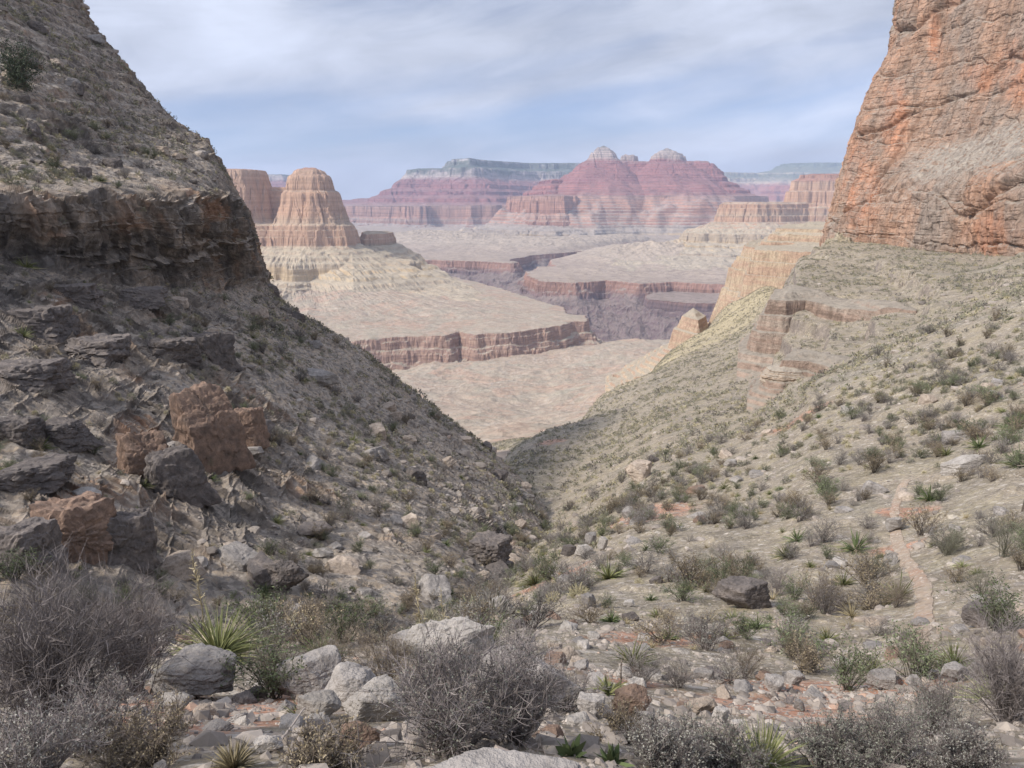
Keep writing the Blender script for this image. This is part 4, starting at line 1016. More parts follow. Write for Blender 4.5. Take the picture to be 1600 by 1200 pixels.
def left_hit(px, py):
    e = (_lp[0] - px) ** 2 + (_lp[1] - py) ** 2 + np.where(in_view_l, 0, 1e6)
    return LP.reshape(-1, 3)[int(np.argmin(e))]
_j = np.clip((_lp[1] * ZB_H / 1200).astype(int), 0, ZB_H - 1); _i = np.clip((_lp[0] * ZB_W / 1600).astype(int), 0, ZB_W - 1)
in_view_l = _lp[2] < zbuf[_j * ZB_W + _i] * 1.03 + .3

# ------------------------------------------------------------------ plant builders (all faces are quads)
class Soup:
    def __init__(self): self.V, self.F, self.R, self.n = [], [], [], 0
    def add(self, V, F, r):
        V = np.asarray(V).reshape(-1, 3)
        self.V.append(V); self.F.append(np.asarray(F) + self.n)
        self.R.append(np.broadcast_to(np.asarray(r, float), (len(V),)) if np.ndim(r) == 0 else np.asarray(r, float).ravel()); self.n += len(V)
    def arrays(self): return np.concatenate(self.V), np.concatenate(self.F), np.concatenate(self.R)
    def mesh(self, name):
        V, F, r = self.arrays(); return make_mesh(name, V, F, {'rnd': r})
def unit(v): return v / (np.linalg.norm(v, axis=-1, keepdims=True) + 1e-9)
def rdir(g, n): return unit(g.normal(size=(n, 3)))
def bez(p0, p1, p2, K):
    t = np.linspace(0, 1, K)[None, :, None]
    return (1 - t) ** 2 * p0[:, None] + 2 * t * (1 - t) * p1[:, None] + t * t * p2[:, None]
def frame(paths, g):
    T = unit(np.gradient(paths, axis=1))
    s = unit(np.cross(T, np.repeat(rdir(g, len(paths))[:, None], paths.shape[1], 1)))
    return T, s, np.cross(T, s)
def tubes(soup, paths, rad, r, g, sides=3):
    N, K, _ = paths.shape
    T, s, b = frame(paths, g)
    a = np.arange(sides) * 2 * math.pi / sides
    ring = paths[:, :, None] + rad[:, :, None, None] * (np.cos(a)[None, None, :, None] * s[:, :, None] + np.sin(a)[None, None, :, None] * b[:, :, None])
    idx = np.arange(N * K * sides).reshape(N, K, sides)
    nx = np.roll(idx, -1, axis=2)
    F = np.stack([idx[:, :-1], nx[:, :-1], nx[:, 1:], idx[:, 1:]], -1).reshape(-1, 4)
    soup.add(ring, F, np.repeat(r, K * sides) if np.ndim(r) else r)
def ribbons(soup, paths, wid, r, g, side=None):
    N, K, _ = paths.shape
    T, s, b = frame(paths, g)
    if side is not None: s = unit(np.cross(T, side[:, None] + 0 * T))
    V = np.stack([paths - s * wid[..., None], paths + s * wid[..., None]], 2)
    idx = np.arange(N * K * 2).reshape(N, K, 2)
    F = np.stack([idx[:, :-1, 0], idx[:, :-1, 1], idx[:, 1:, 1], idx[:, 1:, 0]], -1).reshape(-1, 4)
    soup.add(V, F, np.repeat(r, K * 2) if np.ndim(r) else r)
def leaves(soup, c, d, ln, wd, r, g):
    n = len(c); s = unit(np.cross(d, rdir(g, n)))
    V = np.stack([c, c + d * ln * .5 + s * wd, c + d * ln, c + d * ln * .5 - s * wd], 1)
    soup.add(V, np.arange(4 * n).reshape(n, 4), np.repeat(r, 4))
def bush(seed, h, w, n1, n2, n3, nl, thick, leafl, upright=0.3, open_=0.0):
    """a dry shrub: stems from one root, side twigs, fine twigs, small leaves -> (woody soup, leafy soup)"""
    g = np.random.default_rng(seed); wood, leaf = Soup(), Soup()
    az = g.uniform(0, 2 * math.pi, n1); u = np.sqrt(g.uniform(0.02, 1, n1)); u = u * (1 - open_) + open_
    rr = w * u * g.uniform(.75, 1.08, n1); zz = h * np.sqrt(np.clip(1 - (u * .93) ** 2, .05, 1)) * g.uniform(.72, 1.08, n1)
    lob = 1 + 0.22 * np.sin(az * 2 + seed) + 0.15 * np.sin(az * 3 + 2 * seed)
    end = np.stack([np.cos(az) * rr * lob, np.sin(az) * rr * lob, zz], -1)
    base = g.normal(size=(n1, 3)) * [w * .07, w * .07, 0]; base[:, 2] = -0.03
    mid = base * .5 + end * [.38, .38, .5 + upright * .4] + g.normal(size=(n1, 3)) * w * .07
    K = 7
    st = bez(base, mid, end, K) + np.cumsum(g.normal(size=(n1, K, 3)), 1) * w * .012
    ta = np.linspace(1, .25, K)[None, :]
    tubes(wood, st, thick * ta * g.uniform(.7, 1.3, (n1, 1)), g.uniform(0, .35, n1), g, 4)
    def branch(par, n, lmin, lmax, tmin, K2, up):
        i = g.integers(0, len(par), n); t = g.uniform(tmin, 1, n) * (par.shape[1] - 1); k = np.minimum(t.astype(int), par.shape[1] - 2); f = (t - k)[:, None]
        p0 = par[i, k] * (1 - f) + par[i, k + 1] * f
        d = unit(unit(par[i, k + 1] - par[i, k]) * .7 + rdir(g, n) * .75 + np.array([0, 0, up]))
        L = g.uniform(lmin, lmax, n)[:, None] * h
        p2 = p0 + d * L; p1 = p0 + d * L * .5 + rdir(g, n) * L * .14 + np.array([0, 0, -.05]) * L
        return bez(p0, p1, p2, K2)
    b2 = branch(st, n2, .16, .42, .22, 5, .25)
    tubes(wood, b2, thick * .42 * np.linspace(1, .35, 5)[None] * g.uniform(.7, 1.2, (n2, 1)), g.uniform(.1, .6, n2), g, 3)
    b3 = branch(b2, n3, .06, .20, .15, 3, .2)
    ribbons(wood, b3, thick * .26 * np.array([[1, .8, .3]]) * g.uniform(.7, 1.2, (n3, 1)), g.uniform(.2, 1, n3), g)
    if nl:
        i = g.integers(0, n3, nl); c = b3[i, g.integers(0, 3, nl)]
        leaves(leaf, c, unit(rdir(g, nl) + [0, 0, .35]), leafl * g.uniform(.6, 1.4, (nl, 1)), leafl * .28 * g.uniform(.7, 1.3, (nl, 1)), g.uniform(0, 1, nl), g)
    return wood, leaf
def clump(seed, n, h, w, l0=.22, l1=.45, asp=.24):
    """a shrub seen from far away: a bristling dome of small blades"""
    g = np.random.default_rng(seed); s = Soup()
    d = rdir(g, n); d[:, 2] = np.abs(d[:, 2]); rad = g.uniform(.25, 1, n) ** .6
    c = d * np.array([w, w, h]) * rad[:, None] * .85
    ln = g.uniform(l0, l1, n)[:, None] * h
    leaves(s, c - d * ln * .4, unit(d + rdir(g, n) * .7), ln, ln * asp, g.uniform(0, 1, n), g)
    return s
def rosette(seed, n, L, wid, droop, spread, K=6, dead=.2):
    g = np.random.default_rng(seed); s = Soup()
    az = g.uniform(0, 2 * math.pi, n); el = np.arccos(g.uniform(0, 1, n) ** (1 / spread)); el = math.pi / 2 - el
    isd = g.uniform(size=n) < dead; el = np.where(isd, g.uniform(-.1, .35, n), el)
    d = np.stack([np.cos(az) * np.cos(el), np.sin(az) * np.cos(el), np.sin(el)], -1)
    ll = L * g.uniform(.6, 1.1, n)
    t = np.linspace(0, 1, K)[None, :, None]
    paths = d[:, None] * t * ll[:, None, None] + np.array([0, 0, -1.0]) * (t ** 2.2) * (droop * g.uniform(.4, 1.5, n) * np.cos(el))[:, None, None] * ll[:, None, None]
    paths += rdir(g, n)[:, None] * t * (1 - t) * L * .1
    paths[..., 2] = np.maximum(paths[..., 2], -0.02)
    wd = wid * np.array([1, 1, .9, .7, .45, .05])[None, :] * g.uniform(.7, 1.2, (n, 1))
    r = np.where(isd, g.uniform(.8, 1, n), g.uniform(0, .6, n))
    ribbons(s, paths, wd, r, g)
    return s

def plant_mat(name, stops, rough=.9, var=.6):
    m = Mat(name, rough)
    oi = m.N.new('ShaderNodeObjectInfo')
    col = m.ramp(m.attr('rnd'), stops)
    f = m.math('ADD', m.math('MULTIPLY', oi.outputs['Random'], var), 1 - var / 2)
    return m.out(m.scale(col, f))
MT = {
 'grey_wood': plant_mat('grey_twigs', [(0, (.115, .098, .09)), (.5, (.19, .163, .152)), (1, (.275, .24, .228))]),
 'brown_wood': plant_mat('brown_twigs', [(0, (.085, .07, .06)), (.5, (.165, .135, .11)), (1, (.25, .205, .16))]),
 'olive_wood': plant_mat('olive_twigs', [(0, (.09, .082, .065)), (.5, (.16, .15, .115)), (1, (.23, .215, .165))]),
 'grey_leaf': plant_mat('grey_leaves', [(0, (.15, .145, .125)), (.5, (.22, .215, .185)), (1, (.30, .285, .25))]),
 'green_leaf': plant_mat('grey_green_leaves', [(0, (.075, .10, .05)), (.5, (.12, .145, .075)), (1, (.19, .21, .12))]),
 'sage_leaf': plant_mat('sage_leaves', [(0, (.125, .13, .10)), (.5, (.18, .185, .15)), (1, (.25, .25, .205))]),
 'brown_leaf': plant_mat('brown_leaves', [(0, (.15, .12, .075)), (.5, (.24, .195, .125)), (1, (.34, .28, .185))]),
 'dark_leaf': plant_mat('dark_green_leaves', [(0, (.035, .045, .03)), (.5, (.055, .068, .043)), (1, (.09, .10, .065))]),
 'blade': plant_mat('yellow_green_blades', [(0, (.095, .11, .045)), (.5, (.20, .205, .09)), (.72, (.29, .28, .135)), (.8, (.36, .31, .19)), (1, (.44, .38, .26))]),
 'green_blade': plant_mat('green_blades', [(0, (.06, .085, .035)), (.5, (.12, .15, .065)), (.75, (.19, .20, .10)), (1, (.34, .30, .18))]),
 'straw': plant_mat('straw_blades', [(0, (.27, .225, .13)), (.5, (.36, .30, .185)), (1, (.46, .395, .26))]),
 'pad': plant_mat('cactus_pads', [(0, (.10, .13, .07)), (1, (.16, .19, .10))]),
 'bark': plant_mat('bare_bark', [(0, (.20, .17, .15)), (1, (.34, .30, .27))]),
 'scrub': plant_mat('mixed_scrub', [(0, (.14, .128, .112)), (.3, (.225, .205, .18)), (.45, (.215, .22, .135)), (.6, (.275, .245, .20)), (.8, (.33, .305, .175)), (1, (.44, .385, .25))], var=0.0),
}
def rock_mat(name, a, b, c):
    m = Mat(name, .9)
    tcn = m.N.new('ShaderNodeTexCoord')
    oi = m.N.new('ShaderNodeObjectInfo')
    p = m.g.outputs['Position']
    col = m.ramp(m.noise(p, 2.2, 6, .65), [(.3, a), (.52, b), (.7, c)])
    col = m.scale(col, m.ramp(m.noise(p, 14, 7, .75), [(.3, .62), (.5, 1.0), (.7, 1.2)]))
    lich = m.ramp(m.noise(p, 6.5, 5, .7), [(.56, 0.0), (.66, .5)])
    col = m.mix(lich, col, tuple(t * .45 for t in b))
    col = m.scale(col, m.math('ADD', m.math('MULTIPLY', oi.outputs['Random'], .35), .82))
    m.bump(m.math('ADD', m.noise(p, 9, 7, .75), m.noise(p, 40, 3, .6)), .7, .03)
    return m.out(col)
MT['rock_grey'] = rock_mat('grey_rock', (.185, .17, .16), (.27, .245, .225), (.35, .32, .29))
MT['rock_pale'] = rock_mat('pale_rock', (.26, .235, .21), (.34, .31, .28), (.42, .385, .35))
MT['rock_pink'] = rock_mat('pinkish_rock', (.40, .31, .265), (.50, .40, .345), (.56, .47, .41))
MT['rock_tan'] = rock_mat('tan_rock', (.25, .205, .165), (.36, .295, .24), (.45, .38, .31))
MT['rock_red'] = rock_mat('reddish_rock', (.12, .092, .076), (.21, .145, .11), (.30, .205, .15))
MT['rock_dark'] = rock_mat('dark_rock', (.09, .08, .075), (.145, .125, .115), (.22, .185, .16))
mrub = Mat('rubble_stone')
_c = mrub.ramp(mrub.attr('rnd'), [(0, (.15, .13, .115)), (.35, (.25, .215, .185)), (.7, (.37, .32, .275)), (.9, (.45, .40, .35)), (1, (.40, .27, .20))])
MT['rubble'] = mrub.out(mrub.scale(_c, mrub.ramp(mrub.noise(mrub.pos(), 8, 6, .7), [(.3, .7), (.5, 1), (.7, 1.2)])))

import bmesh
def ico(sub):
    bm = bmesh.new(); bmesh.ops.create_icosphere(bm, subdivisions=sub, radius=1.0)
    V = np.array([v.co[:] for v in bm.verts]); F = np.array([[v.index for v in f.verts] for f in bm.faces]); bm.free()
    return V, F
ICO = {k: ico(k) for k in (2, 3, 4, 5, 6)}
def rock(seed, size, sub=4, planes=13, p=16, rough=.06, flat=None):
    """an angular boulder: many cut faces with slightly worn edges"""
    g = np.random.default_rng(seed); V, F = ICO[sub]
    n = rdir(g, planes); hh = g.uniform(.62, 1.0, planes)
    t = g.uniform(0, 1.57); c, sn = math.cos(t), math.sin(t)
    n = np.concatenate([n, [[0, 0, 1], [0, 0, -1], [c, sn, .1], [-c, -sn, .15], [-sn, c, .12], [sn, -c, .08]]]); n = unit(n)
    hh = np.concatenate([hh, [flat or g.uniform(.6, .9), .8], g.uniform(.75, .98, 4)])
    p = p * 2.0
    q = np.clip(V @ n.T, 0, None) / hh
    r = 1 / (np.sum(q ** p, 1) ** (1 / p))
    o = seed * 3.7
    r = r * (1 + rough * 1.0 * fbm(V[:, 0] * 2 + o, V[:, 1] * 2, V[:, 2] * 2, 4, seed, .6))
    if sub >= 4: r = r * (1 + rough * .9 * bricks(V[:, 0] + .6 * V[:, 1] + o, V[:, 2] + .2 * V[:, 0], .55, .34, 1.0, seed, .5))
    if sub >= 4:
        f1, f2, rid = worley(V[:, 0] * 2.2 + o, V[:, 1] * 2.2, V[:, 2] * 3.0, seed)
        r = r * (1 + rough * 1.4 * ((rid - .5) * sstep(0, .2, f2 - f1) - .35 * (1 - sstep(0, .12, f2 - f1))))
        r = r * (1 + rough * .7 * fbm(V[:, 0] * 9 + o, V[:, 1] * 9, V[:, 2] * 9, 3, seed + 3))
    return V * r[:, None] * np.asarray(size), F
def put(name, me, mat, loc, rz=0.0, sc=1.0, tilt=(0, 0), parent=None):
    o = link(name, me, mat, parent)
    o.location = loc; o.rotation_euler = (tilt[0], tilt[1], rz); o.scale = (sc,) * 3 if np.ndim(sc) == 0 else sc
    return o

# ------------------------------------------------------------------ footpath
def build_path():
    pts = [near_hit(*p) for p in ((1418, 748), (1405, 772), (1398, 800), (1400, 838), (1417, 880), (1437, 905), (1444, 940), (1441, 975), (1434, 1000), (1415, 1020))]
    pts = np.array(pts)
    dl = np.r_[0, np.cumsum(np.linalg.norm(np.diff(pts[:, :2], axis=0), axis=1))]
    t = np.linspace(0, dl[-1], 260); c = catmull(dl, pts[:, :2], t)
    tg = unit(np.gradient(c, axis=0)); nn = np.stack([tg[:, 1], -tg[:, 0]], -1)
    m = 9; off = np.linspace(-1, 1, m)
    w = 0.21 + 0.14 * fbm(t / .9, 0 * t, 0 * t, 4, 401)
    XY = c[:, None] + nn[:, None] * off[None, :, None] * w[:, None, None]
    Zp = np.array([[near_z(x, y) for x, y in row] for row in XY])
    # trodden smooth, a few centimetres of earth with feathered sides
    Zs = Zp.mean(1, keepdims=True) * .6 + Zp * .4
    lift = .045 * (1 - np.abs(off) ** 3)[None] - .03 * (np.abs(off) > .95)[None]
    taper = sstep(0, .6, t) * sstep(dl[-1], dl[-1] - 1.2, t)
    Zf = Zp + (.03 * (1 - np.abs(off) ** 4)[None] + .004 - .05 * (np.abs(off) > .95)[None]) * (.25 + .75 * taper[:, None]) - .05 * (1 - taper[:, None]) + .006 * fbm(XY[..., 0] * 6, XY[..., 1] * 6, Zp, 2, 403)
    P = np.concatenate([XY, Zf[..., None]], -1)
    me = make_mesh('footpath', P, grid_faces(260, m))
    mt = Mat('trodden_earth'); p = mt.pos()
    col = mt.ramp(mt.noise(p, .5, 5, .6), [(.35, (.33, .245, .18)), (.5, (.345, .28, .215)), (.65, (.34, .225, .16))])
    v = mt.voronoi(p, 16); fac = mt.math('MULTIPLY', mt.math('GREATER_THAN', mt.sepz(v, 0), .6), .6)
    col = mt.mix(fac, col, mt.ramp(mt.sepz(v, 1), [(0, (.25, .2, .17)), (1, (.52, .45, .38))]))
    col = mt.scale(col, mt.ramp(mt.noise(p, 6, 6, .7), [(.3, .75), (.5, 1), (.7, 1.15)]))
    o = link('footpath', me, mt.out(col)); tag(o, 'narrow trodden earth footpath between the shrubs', 'footpath', kind='structure')
    return P[:, 4]
PATH = build_path()
def off_path(P, r=.48):
    d = np.full(len(P), 1e9)
    for c in PATH[::4]: d = np.minimum(d, np.hypot(P[:, 0] - c[0], P[:, 1] - c[1]))
    return d > r

# ------------------------------------------------------------------ scattering spots over the ground
def cell_areas(P):
    a = np.cross(P[1:, :-1] - P[:-1, :-1], P[:-1, 1:] - P[:-1, :-1]); return np.linalg.norm(a, axis=-1)
def sample(P, wt, n, g):
    c = np.cumsum(wt.ravel()); k = np.searchsorted(c, g.uniform(0, c[-1], n)); k = np.minimum(k, wt.size - 1)
    i, j = np.unravel_index(k, wt.shape); f, h = g.uniform(size=(2, n, 1))
    return P[i, j] * (1 - f) * (1 - h) + P[i + 1, j] * f * (1 - h) + P[i, j + 1] * (1 - f) * h + P[i + 1, j + 1] * f * h
_N = grid_normals(HP); _N *= np.sign(_N[700, 700, 2])
H_nz = _N[:-1, :-1, 2]
H_area = cell_areas(HP); HY = HP[:-1, :-1, 1]; HX = HP[:-1, :-1, 0]
_pxh, _pyh, _zch = to_px(HP[:-1, :-1])
H_ok = (H_nz > .45) & (HY > 2.6) & (HY < 560) & (_pxh > -350) & (_pxh < 1900) & (_pyh < 1350)
_N = grid_normals(LP); _N *= -np.sign(_N[600, 450, 1])
L_nz = _N[:-1, :-1, 2]; L_area = cell_areas(LP)
_pxl, _pyl, _zcl = to_px(LP[:-1, :-1])
L_ok = (L_nz > .28) & (_pxl > -250) & (_pyl > -250) & (_pyl < 1150)
L_free = np.clip(1 - LCLIFF[:-1, :-1] * .92, 0, 1)
def merged(name, variants, P, sc, rz, mat, label, cat, rnd=None, tint=None, squash=None):
    """one mesh of countless small things: each spot takes a variant, turned and scaled"""
    g = np.random.default_rng(len(P)); which = g.integers(0, len(variants), len(P))
    VV, FF, RR, n0 = [], [], [], 0
    for k, (V, F, r) in enumerate(variants):
        s = which == k
        if not s.any(): continue
        p, ss, a = P[s], sc[s], rz[s]
        c, sn = np.cos(a)[:, None], np.sin(a)[:, None]
        x = (V[None, :, 0] * c - V[None, :, 1] * sn) * ss[:, None]; y = (V[None, :, 0] * sn + V[None, :, 1] * c) * ss[:, None]; z = V[None, :, 2] * ss[:, None]
        W_ = np.stack([x, y, z], -1) + p[:, None]
        m = len(p)
        FF.append((F[None] + (np.arange(m) * len(V))[:, None, None] + n0).reshape(-1, F.shape[1])); VV.append(W_.reshape(-1, 3)); n0 += m * len(V)
        t = (tint[s] if tint is not None else g.uniform(size=m))
        RR.append(np.clip(t[:, None] + (r[None] - .5) * .35, 0, 1).ravel())
    me = make_mesh(name, np.concatenate(VV), np.concatenate(FF), {'rnd': np.concatenate(RR)})
    return tag(link(name, me, mat), label, cat, kind='stuff')

def where(P, px, py, left):
    """a plain description of where something stands"""
    if left:
        if py < 290: return 'above the dark cliff band'
        if px < 330 and py < 620: return 'among the dark crags under the cliff band'
        if py < 640: return 'on the open slope under the cliff corner'
        if px < 300: return 'by the dark broken outcrop'
        if px < 560: return 'on the stony slope below the orange faced block'
        return 'on the slope above the ravine bed'
    if P[1] < 11 and px < 760: return 'near the grey boulders at the brink'
    if P[1] < 11: return 'around the red bare soil below the footpath'
    if P[1] < 45 and px < 1010: return 'beside the ravine bed'
    pth = np.interp(py, PATH_PY, PATH_PX)
    if P[1] < 45: return 'on the slope left of the footpath' if px < pth else 'on the slope right of the footpath'
    if P[1] < 100: return 'on the hillside above the footpath' if px > 1180 else 'on the hillside across the ravine'
    return 'on the far slope under the red cliff'
_pp = to_px(PATH); _o = np.argsort(_pp[1]); PATH_PY, PATH_PX = _pp[1][_o], _pp[0][_o]

# ---- shrub kinds seen close: several built with twigs, then copied
def shrub_set(kind, n, seed, h, w, args, wm, lm):
    out = []
    for k in range(n):
        wd, lf = bush(seed + k, h, w, *args)
        s = Soup()
        for src, off in ((wd, 0),):
            V, F, r = src.arrays(); s.add(V, F, r)
        me = s.mesh(kind); me.materials.append(wm)
        if lf.n:
            V1, F1, r1 = s.arrays(); V2, F2, r2 = lf.arrays()
            me = make_mesh(kind, np.concatenate([V1, V2]), np.concatenate([F1, F2 + len(V1)]), {'rnd': np.r_[r1, r2]})
            me.materials.append(wm); me.materials.append(lm)
            mi = np.zeros(len(F1) + len(F2), np.int32); mi[len(F1):] = 1
            me.polygons.foreach_set('material_index', mi)
        out.append(me)
    return out
MID = {
 'grey_shrub': shrub_set('grey_shrub', 5, 500, 1.0, .72, (22, 150, 900, 900, .0105, .040), MT['grey_wood'], MT['grey_leaf']),
 'brown_shrub': shrub_set('brown_shrub', 4, 520, 1.0, .70, (20, 140, 800, 1100, .0105, .042), MT['brown_wood'], MT['brown_leaf']),
 'green_shrub': shrub_set('green_shrub', 4, 540, 1.0, .68, (24, 150, 800, 1500, .0095, .044), MT['olive_wood'], MT['green_leaf']),
}
YUC = []
for k in range(5):
    me = rosette(560 + k, 130, 1.0, .018, .35, 1.3, dead=.16).mesh('spiky_plant'); me.materials.append(MT['green_blade'] if k % 2 else MT['blade']); YUC.append(me)
TUF = []
for k in range(4):
    me = rosette(580 + k, 90, 1.0, .012, .45, 1.9, dead=.25).mesh('grass_tuft'); me.materials.append(MT['straw'] if k < 3 else MT['blade']); TUF.append(me)
ROCKS = []
for k in range(14):
    V, F = rock(600 + k, (1, rng.uniform(.6, .95), rng.uniform(.42, .8)), 4, 8, 18, .07)
    me = make_mesh('boulder', V, F); me.materials.append(MT[('rock_grey', 'rock_tan', 'rock_grey', 'rock_pale' if k < 7 else 'rock_grey', 'rock_dark', 'rock_tan', 'rock_red')[k % 7]]); ROCKS.append(me)

HERO_SPOTS = []                                   # (x, y, radius) kept free for things placed one by one
def clear_of_heroes(P):
    ok = np.ones(len(P), bool)
    for x, y, r in HERO_SPOTS: ok &= np.hypot(P[:, 0] - x, P[:, 1] - y) > r
    return ok

# ------------------------------------------------------------------ things placed one by one
def spot(px, py, left=False):
    return left_hit(px, py) if left else near_hit(px, py)
def hero_bush(px, py, wpx, hpx, kind, label, seed, n=(46, 420, 4200, 4500), name='shrub', lean=0.0, thick=.0066, leafl=.015, sink=0.02):
    p = spot(px, py); zc = to_px(p)[2]
    w = wpx / FPX * zc * .5; h = hpx / FPX * zc * 1.02
    wm, lm = {'grey': ('grey_wood', 'grey_leaf'), 'brown': ('brown_wood', 'brown_leaf'), 'green': ('olive_wood', 'green_leaf'), 'bare': ('grey_wood', None), 'sage': ('grey_wood', 'sage_leaf')}[kind]
    nl = n[3] if lm else 0
    wd, lf = bush(seed, h, w, n[0], n[1], n[2], nl, thick * max(h, .5), leafl * max(.6, min(1.2, h)))
    root = link(name, None); root.location = p - np.array([0, 0, sink]); root.empty_display_size = .1
    tag(root, label, 'shrub')
    link('branches', wd.mesh('branches'), MT[wm], root)
    if lf.n: link('foliage', lf.mesh('foliage'), MT[lm], root)
    HERO_SPOTS.append((p[0], p[1], w * .7))
    return root
def hero_rosette(px, py, wpx, hpx, label, seed, n=200, mat='blade', name='spiky_plant', cat='plant', wid=.011, droop=.45, spread=1.2, dead=.22, left=False):
    p = spot(px, py, left); zc = to_px(p)[2]
    L = max(wpx * .5, hpx * .95) / FPX * zc
    me = rosette(seed, n, L, wid * max(.5, L), droop, spread, dead=dead).mesh(name)
    o = put(name, me, MT[mat], p - np.array([0, 0, .01])); tag(o, label, cat); HERO_SPOTS.append((p[0], p[1], L * .5)); return o
def hero_rock(px, py, wpx, hpx, label, seed, mat='rock_grey', depth=.8, sub=5, planes=13, left=False, tilt=(0, 0), rz=None, name='boulder', flat=None, rough=.06, sink=.18, dz=0):
    p = spot(px, py, left); zc = to_px(p)[2]
    a = wpx / FPX * zc * .5; c = hpx / FPX * zc * .5
    V, F = rock(seed, (a * 1.08, a * depth, c * 1.12), sub, planes, 18, rough, flat)
    me = make_mesh(name, V, F)
    o = put(name, me, MT[mat], p + np.array([0, a * depth * .55, c * (1 - sink) + dz]), 0.0 if rz is None else rz, 1.0, tilt)
    tag(o, label, 'rock'); HERO_SPOTS.append((p[0], p[1] + a * depth * .5, a * .8)); return o

def build_heroes():
    # --- boulders of the brink and below
    hero_rock(300, 1092, 150, 66, 'long grey boulder with a dark hollow under its end, behind the red gravel', 701, 'rock_grey', .7, planes=16, rough=.08)
    hero_rock(272, 1112, 62, 30, 'small pale slab leaning on the long grey boulder', 702, 'rock_pale', .6, 4)
    hero_rock(484, 1092, 112, 70, 'grey boulder with flat faces right of the thin brown shrub', 703, 'rock_grey', .8, planes=11)
    hero_rock(548, 1110, 92, 66, 'grey boulder tucked behind the pale block by the big shrub', 704, 'rock_grey', .8)
    hero_rock(588, 1128, 84, 62, 'pale rough block at the left edge of the big grey green shrub', 705, 'rock_pale', .75, planes=10)
    hero_rock(560, 1170, 60, 42, 'dark brown rock under the pale block', 706, 'rock_red', .8, 4)
    hero_rock(500, 1125, 66, 42, 'whitish blocky rock at the edge of the red gravel', 707, 'rock_pale', .7, 4)
    hero_rock(418, 1178, 52, 26, 'flat pale stone beside the dead stick', 708, 'rock_pale', .6, 4, tilt=(.1, .2))
    hero_rock(690, 1068, 128, 104, 'big pale cracked rock slab behind the big grey green shrub', 709, 'rock_pale', .5, planes=10, rough=.09)
    hero_rock(640, 1040, 60, 62, 'narrow grey rock wedged at the left of the big pale slab', 710, 'rock_grey', .6, 4)
    hero_rock(772, 968, 62, 34, 'smooth grey boulder leaning in the ravine bed', 711, 'rock_grey', .5, 4, tilt=(0, -.45))
    hero_rock(742, 982, 26, 26, 'small whitish boulder beside the smooth leaning one', 712, 'rock_pale', .8, 4)
    hero_rock(818, 1110, 150, 90, 'broad grey rock half hidden by the bent bare branch', 713, 'rock_grey', .6, planes=14)
    hero_rock(990, 1122, 62, 52, 'brown tilted rock with pale cracks right of the burnt twig', 714, 'rock_red', .6, planes=9, tilt=(.1, -.35))
    hero_rock(926, 1122, 48, 34, 'grey lump of rock left of the brown tilted rock', 715, 'rock_grey', .8, 4)
    hero_rock(1004, 1140, 34, 30, 'small grey rock under the brown tilted rock', 716, 'rock_grey', .8, 4)
    hero_rock(1214, 1080, 36, 24, 'rounded dark grey boulder at the upper left edge of the red soil', 717, 'rock_grey', .9, 4)
    hero_rock(1243, 1070, 28, 22, 'rounded boulder next to the dark grey one above the red soil', 718, 'rock_grey', .9, 4)
    hero_rock(1249, 1112, 17, 20, 'upright little grey stone standing on the red soil', 719, 'rock_grey', .8, 4)
    hero_rock(1382, 1078, 48, 28, 'blocky blue grey boulder above the red soil, largest of its row', 720, 'rock_grey', .7, planes=9)
    hero_rock(1452, 1062, 34, 18, 'flat grey stone at the right end of the row above the red soil', 721, 'rock_grey', .7, 4)
    hero_rock(1428, 1072, 24, 16, 'small tilted stone between the two grey boulders above the red soil', 722, 'rock_grey', .7, 4)
    hero_rock(1496, 1066, 44, 30, 'greenish grey boulder under the yellow green spiky clump', 723, 'rock_grey', .8, 4)
    hero_rock(1126, 1132, 30, 30, 'grey upright stone left of the red soil', 724, 'rock_grey', .8, 4)
    hero_rock(1100, 1118, 40, 26, 'tan block beside the grey upright stone', 725, 'rock_tan', .8, 4)
    hero_rock(1160, 952, 66, 46, 'dark purple grey boulder on the slope left of the footpath', 726, 'rock_dark', .7, planes=9)
    hero_rock(1536, 980, 52, 40, 'dark boulder right of the footpath, in front of a lighter one', 727, 'rock_dark', .8)
    hero_rock(1532, 955, 30, 26, 'grey boulder perched behind the dark one right of the footpath', 728, 'rock_grey', .8, 4)
    hero_rock(1508, 738, 56, 24, 'long whitish boulder lying among green shrubs high on the slope', 729, 'rock_pale', .5, planes=9, tilt=(0, -.22))
    hero_rock(1145, 730, 20, 14, 'lone pale boulder with a shaded base on the middle slope', 730, 'rock_pale', .8, 4)
    hero_rock(998, 752, 46, 36, 'large rounded boulder with an overhung base across the ravine', 731, 'rock_tan', .8)
    hero_rock(1400, 830, 34, 22, 'pale stones at the bend of the footpath', 732, 'rock_pale', .7, 4)
    hero_rock(925, 852, 22, 20, 'round grey boulder in the ravine bed, left of a leaning one', 733, 'rock_grey', .9, 4)
    hero_rock(941, 862, 16, 24, 'tall leaning grey boulder in the ravine bed', 734, 'rock_pale', .7, 4, tilt=(0, .4))
    hero_rock(912, 872, 24, 22, 'pale block at the foot of the round grey boulder', 735, 'rock_pale', .8, 4)
    hero_rock(892, 868, 22, 18, 'dark boulder at the upper end of the ravine bed', 736, 'rock_dark', .8, 4)
    hero_rock(920, 952, 22, 26, 'dark topped grey boulder beside straw grass in the ravine', 737, 'rock_grey', .8, 4)
    hero_rock(984, 948, 18, 12, 'small white stone right of the green grass clump', 738, 'rock_pale', .8, 4)
    # --- rocks of the dark hillside
    hero_rock(770, 888, 70, 58, 'dark jagged outcrop at the foot of the left slope above the ravine bed', 741, 'rock_dark', .8, planes=15, left=True, rough=.12, name='rock_outcrop')
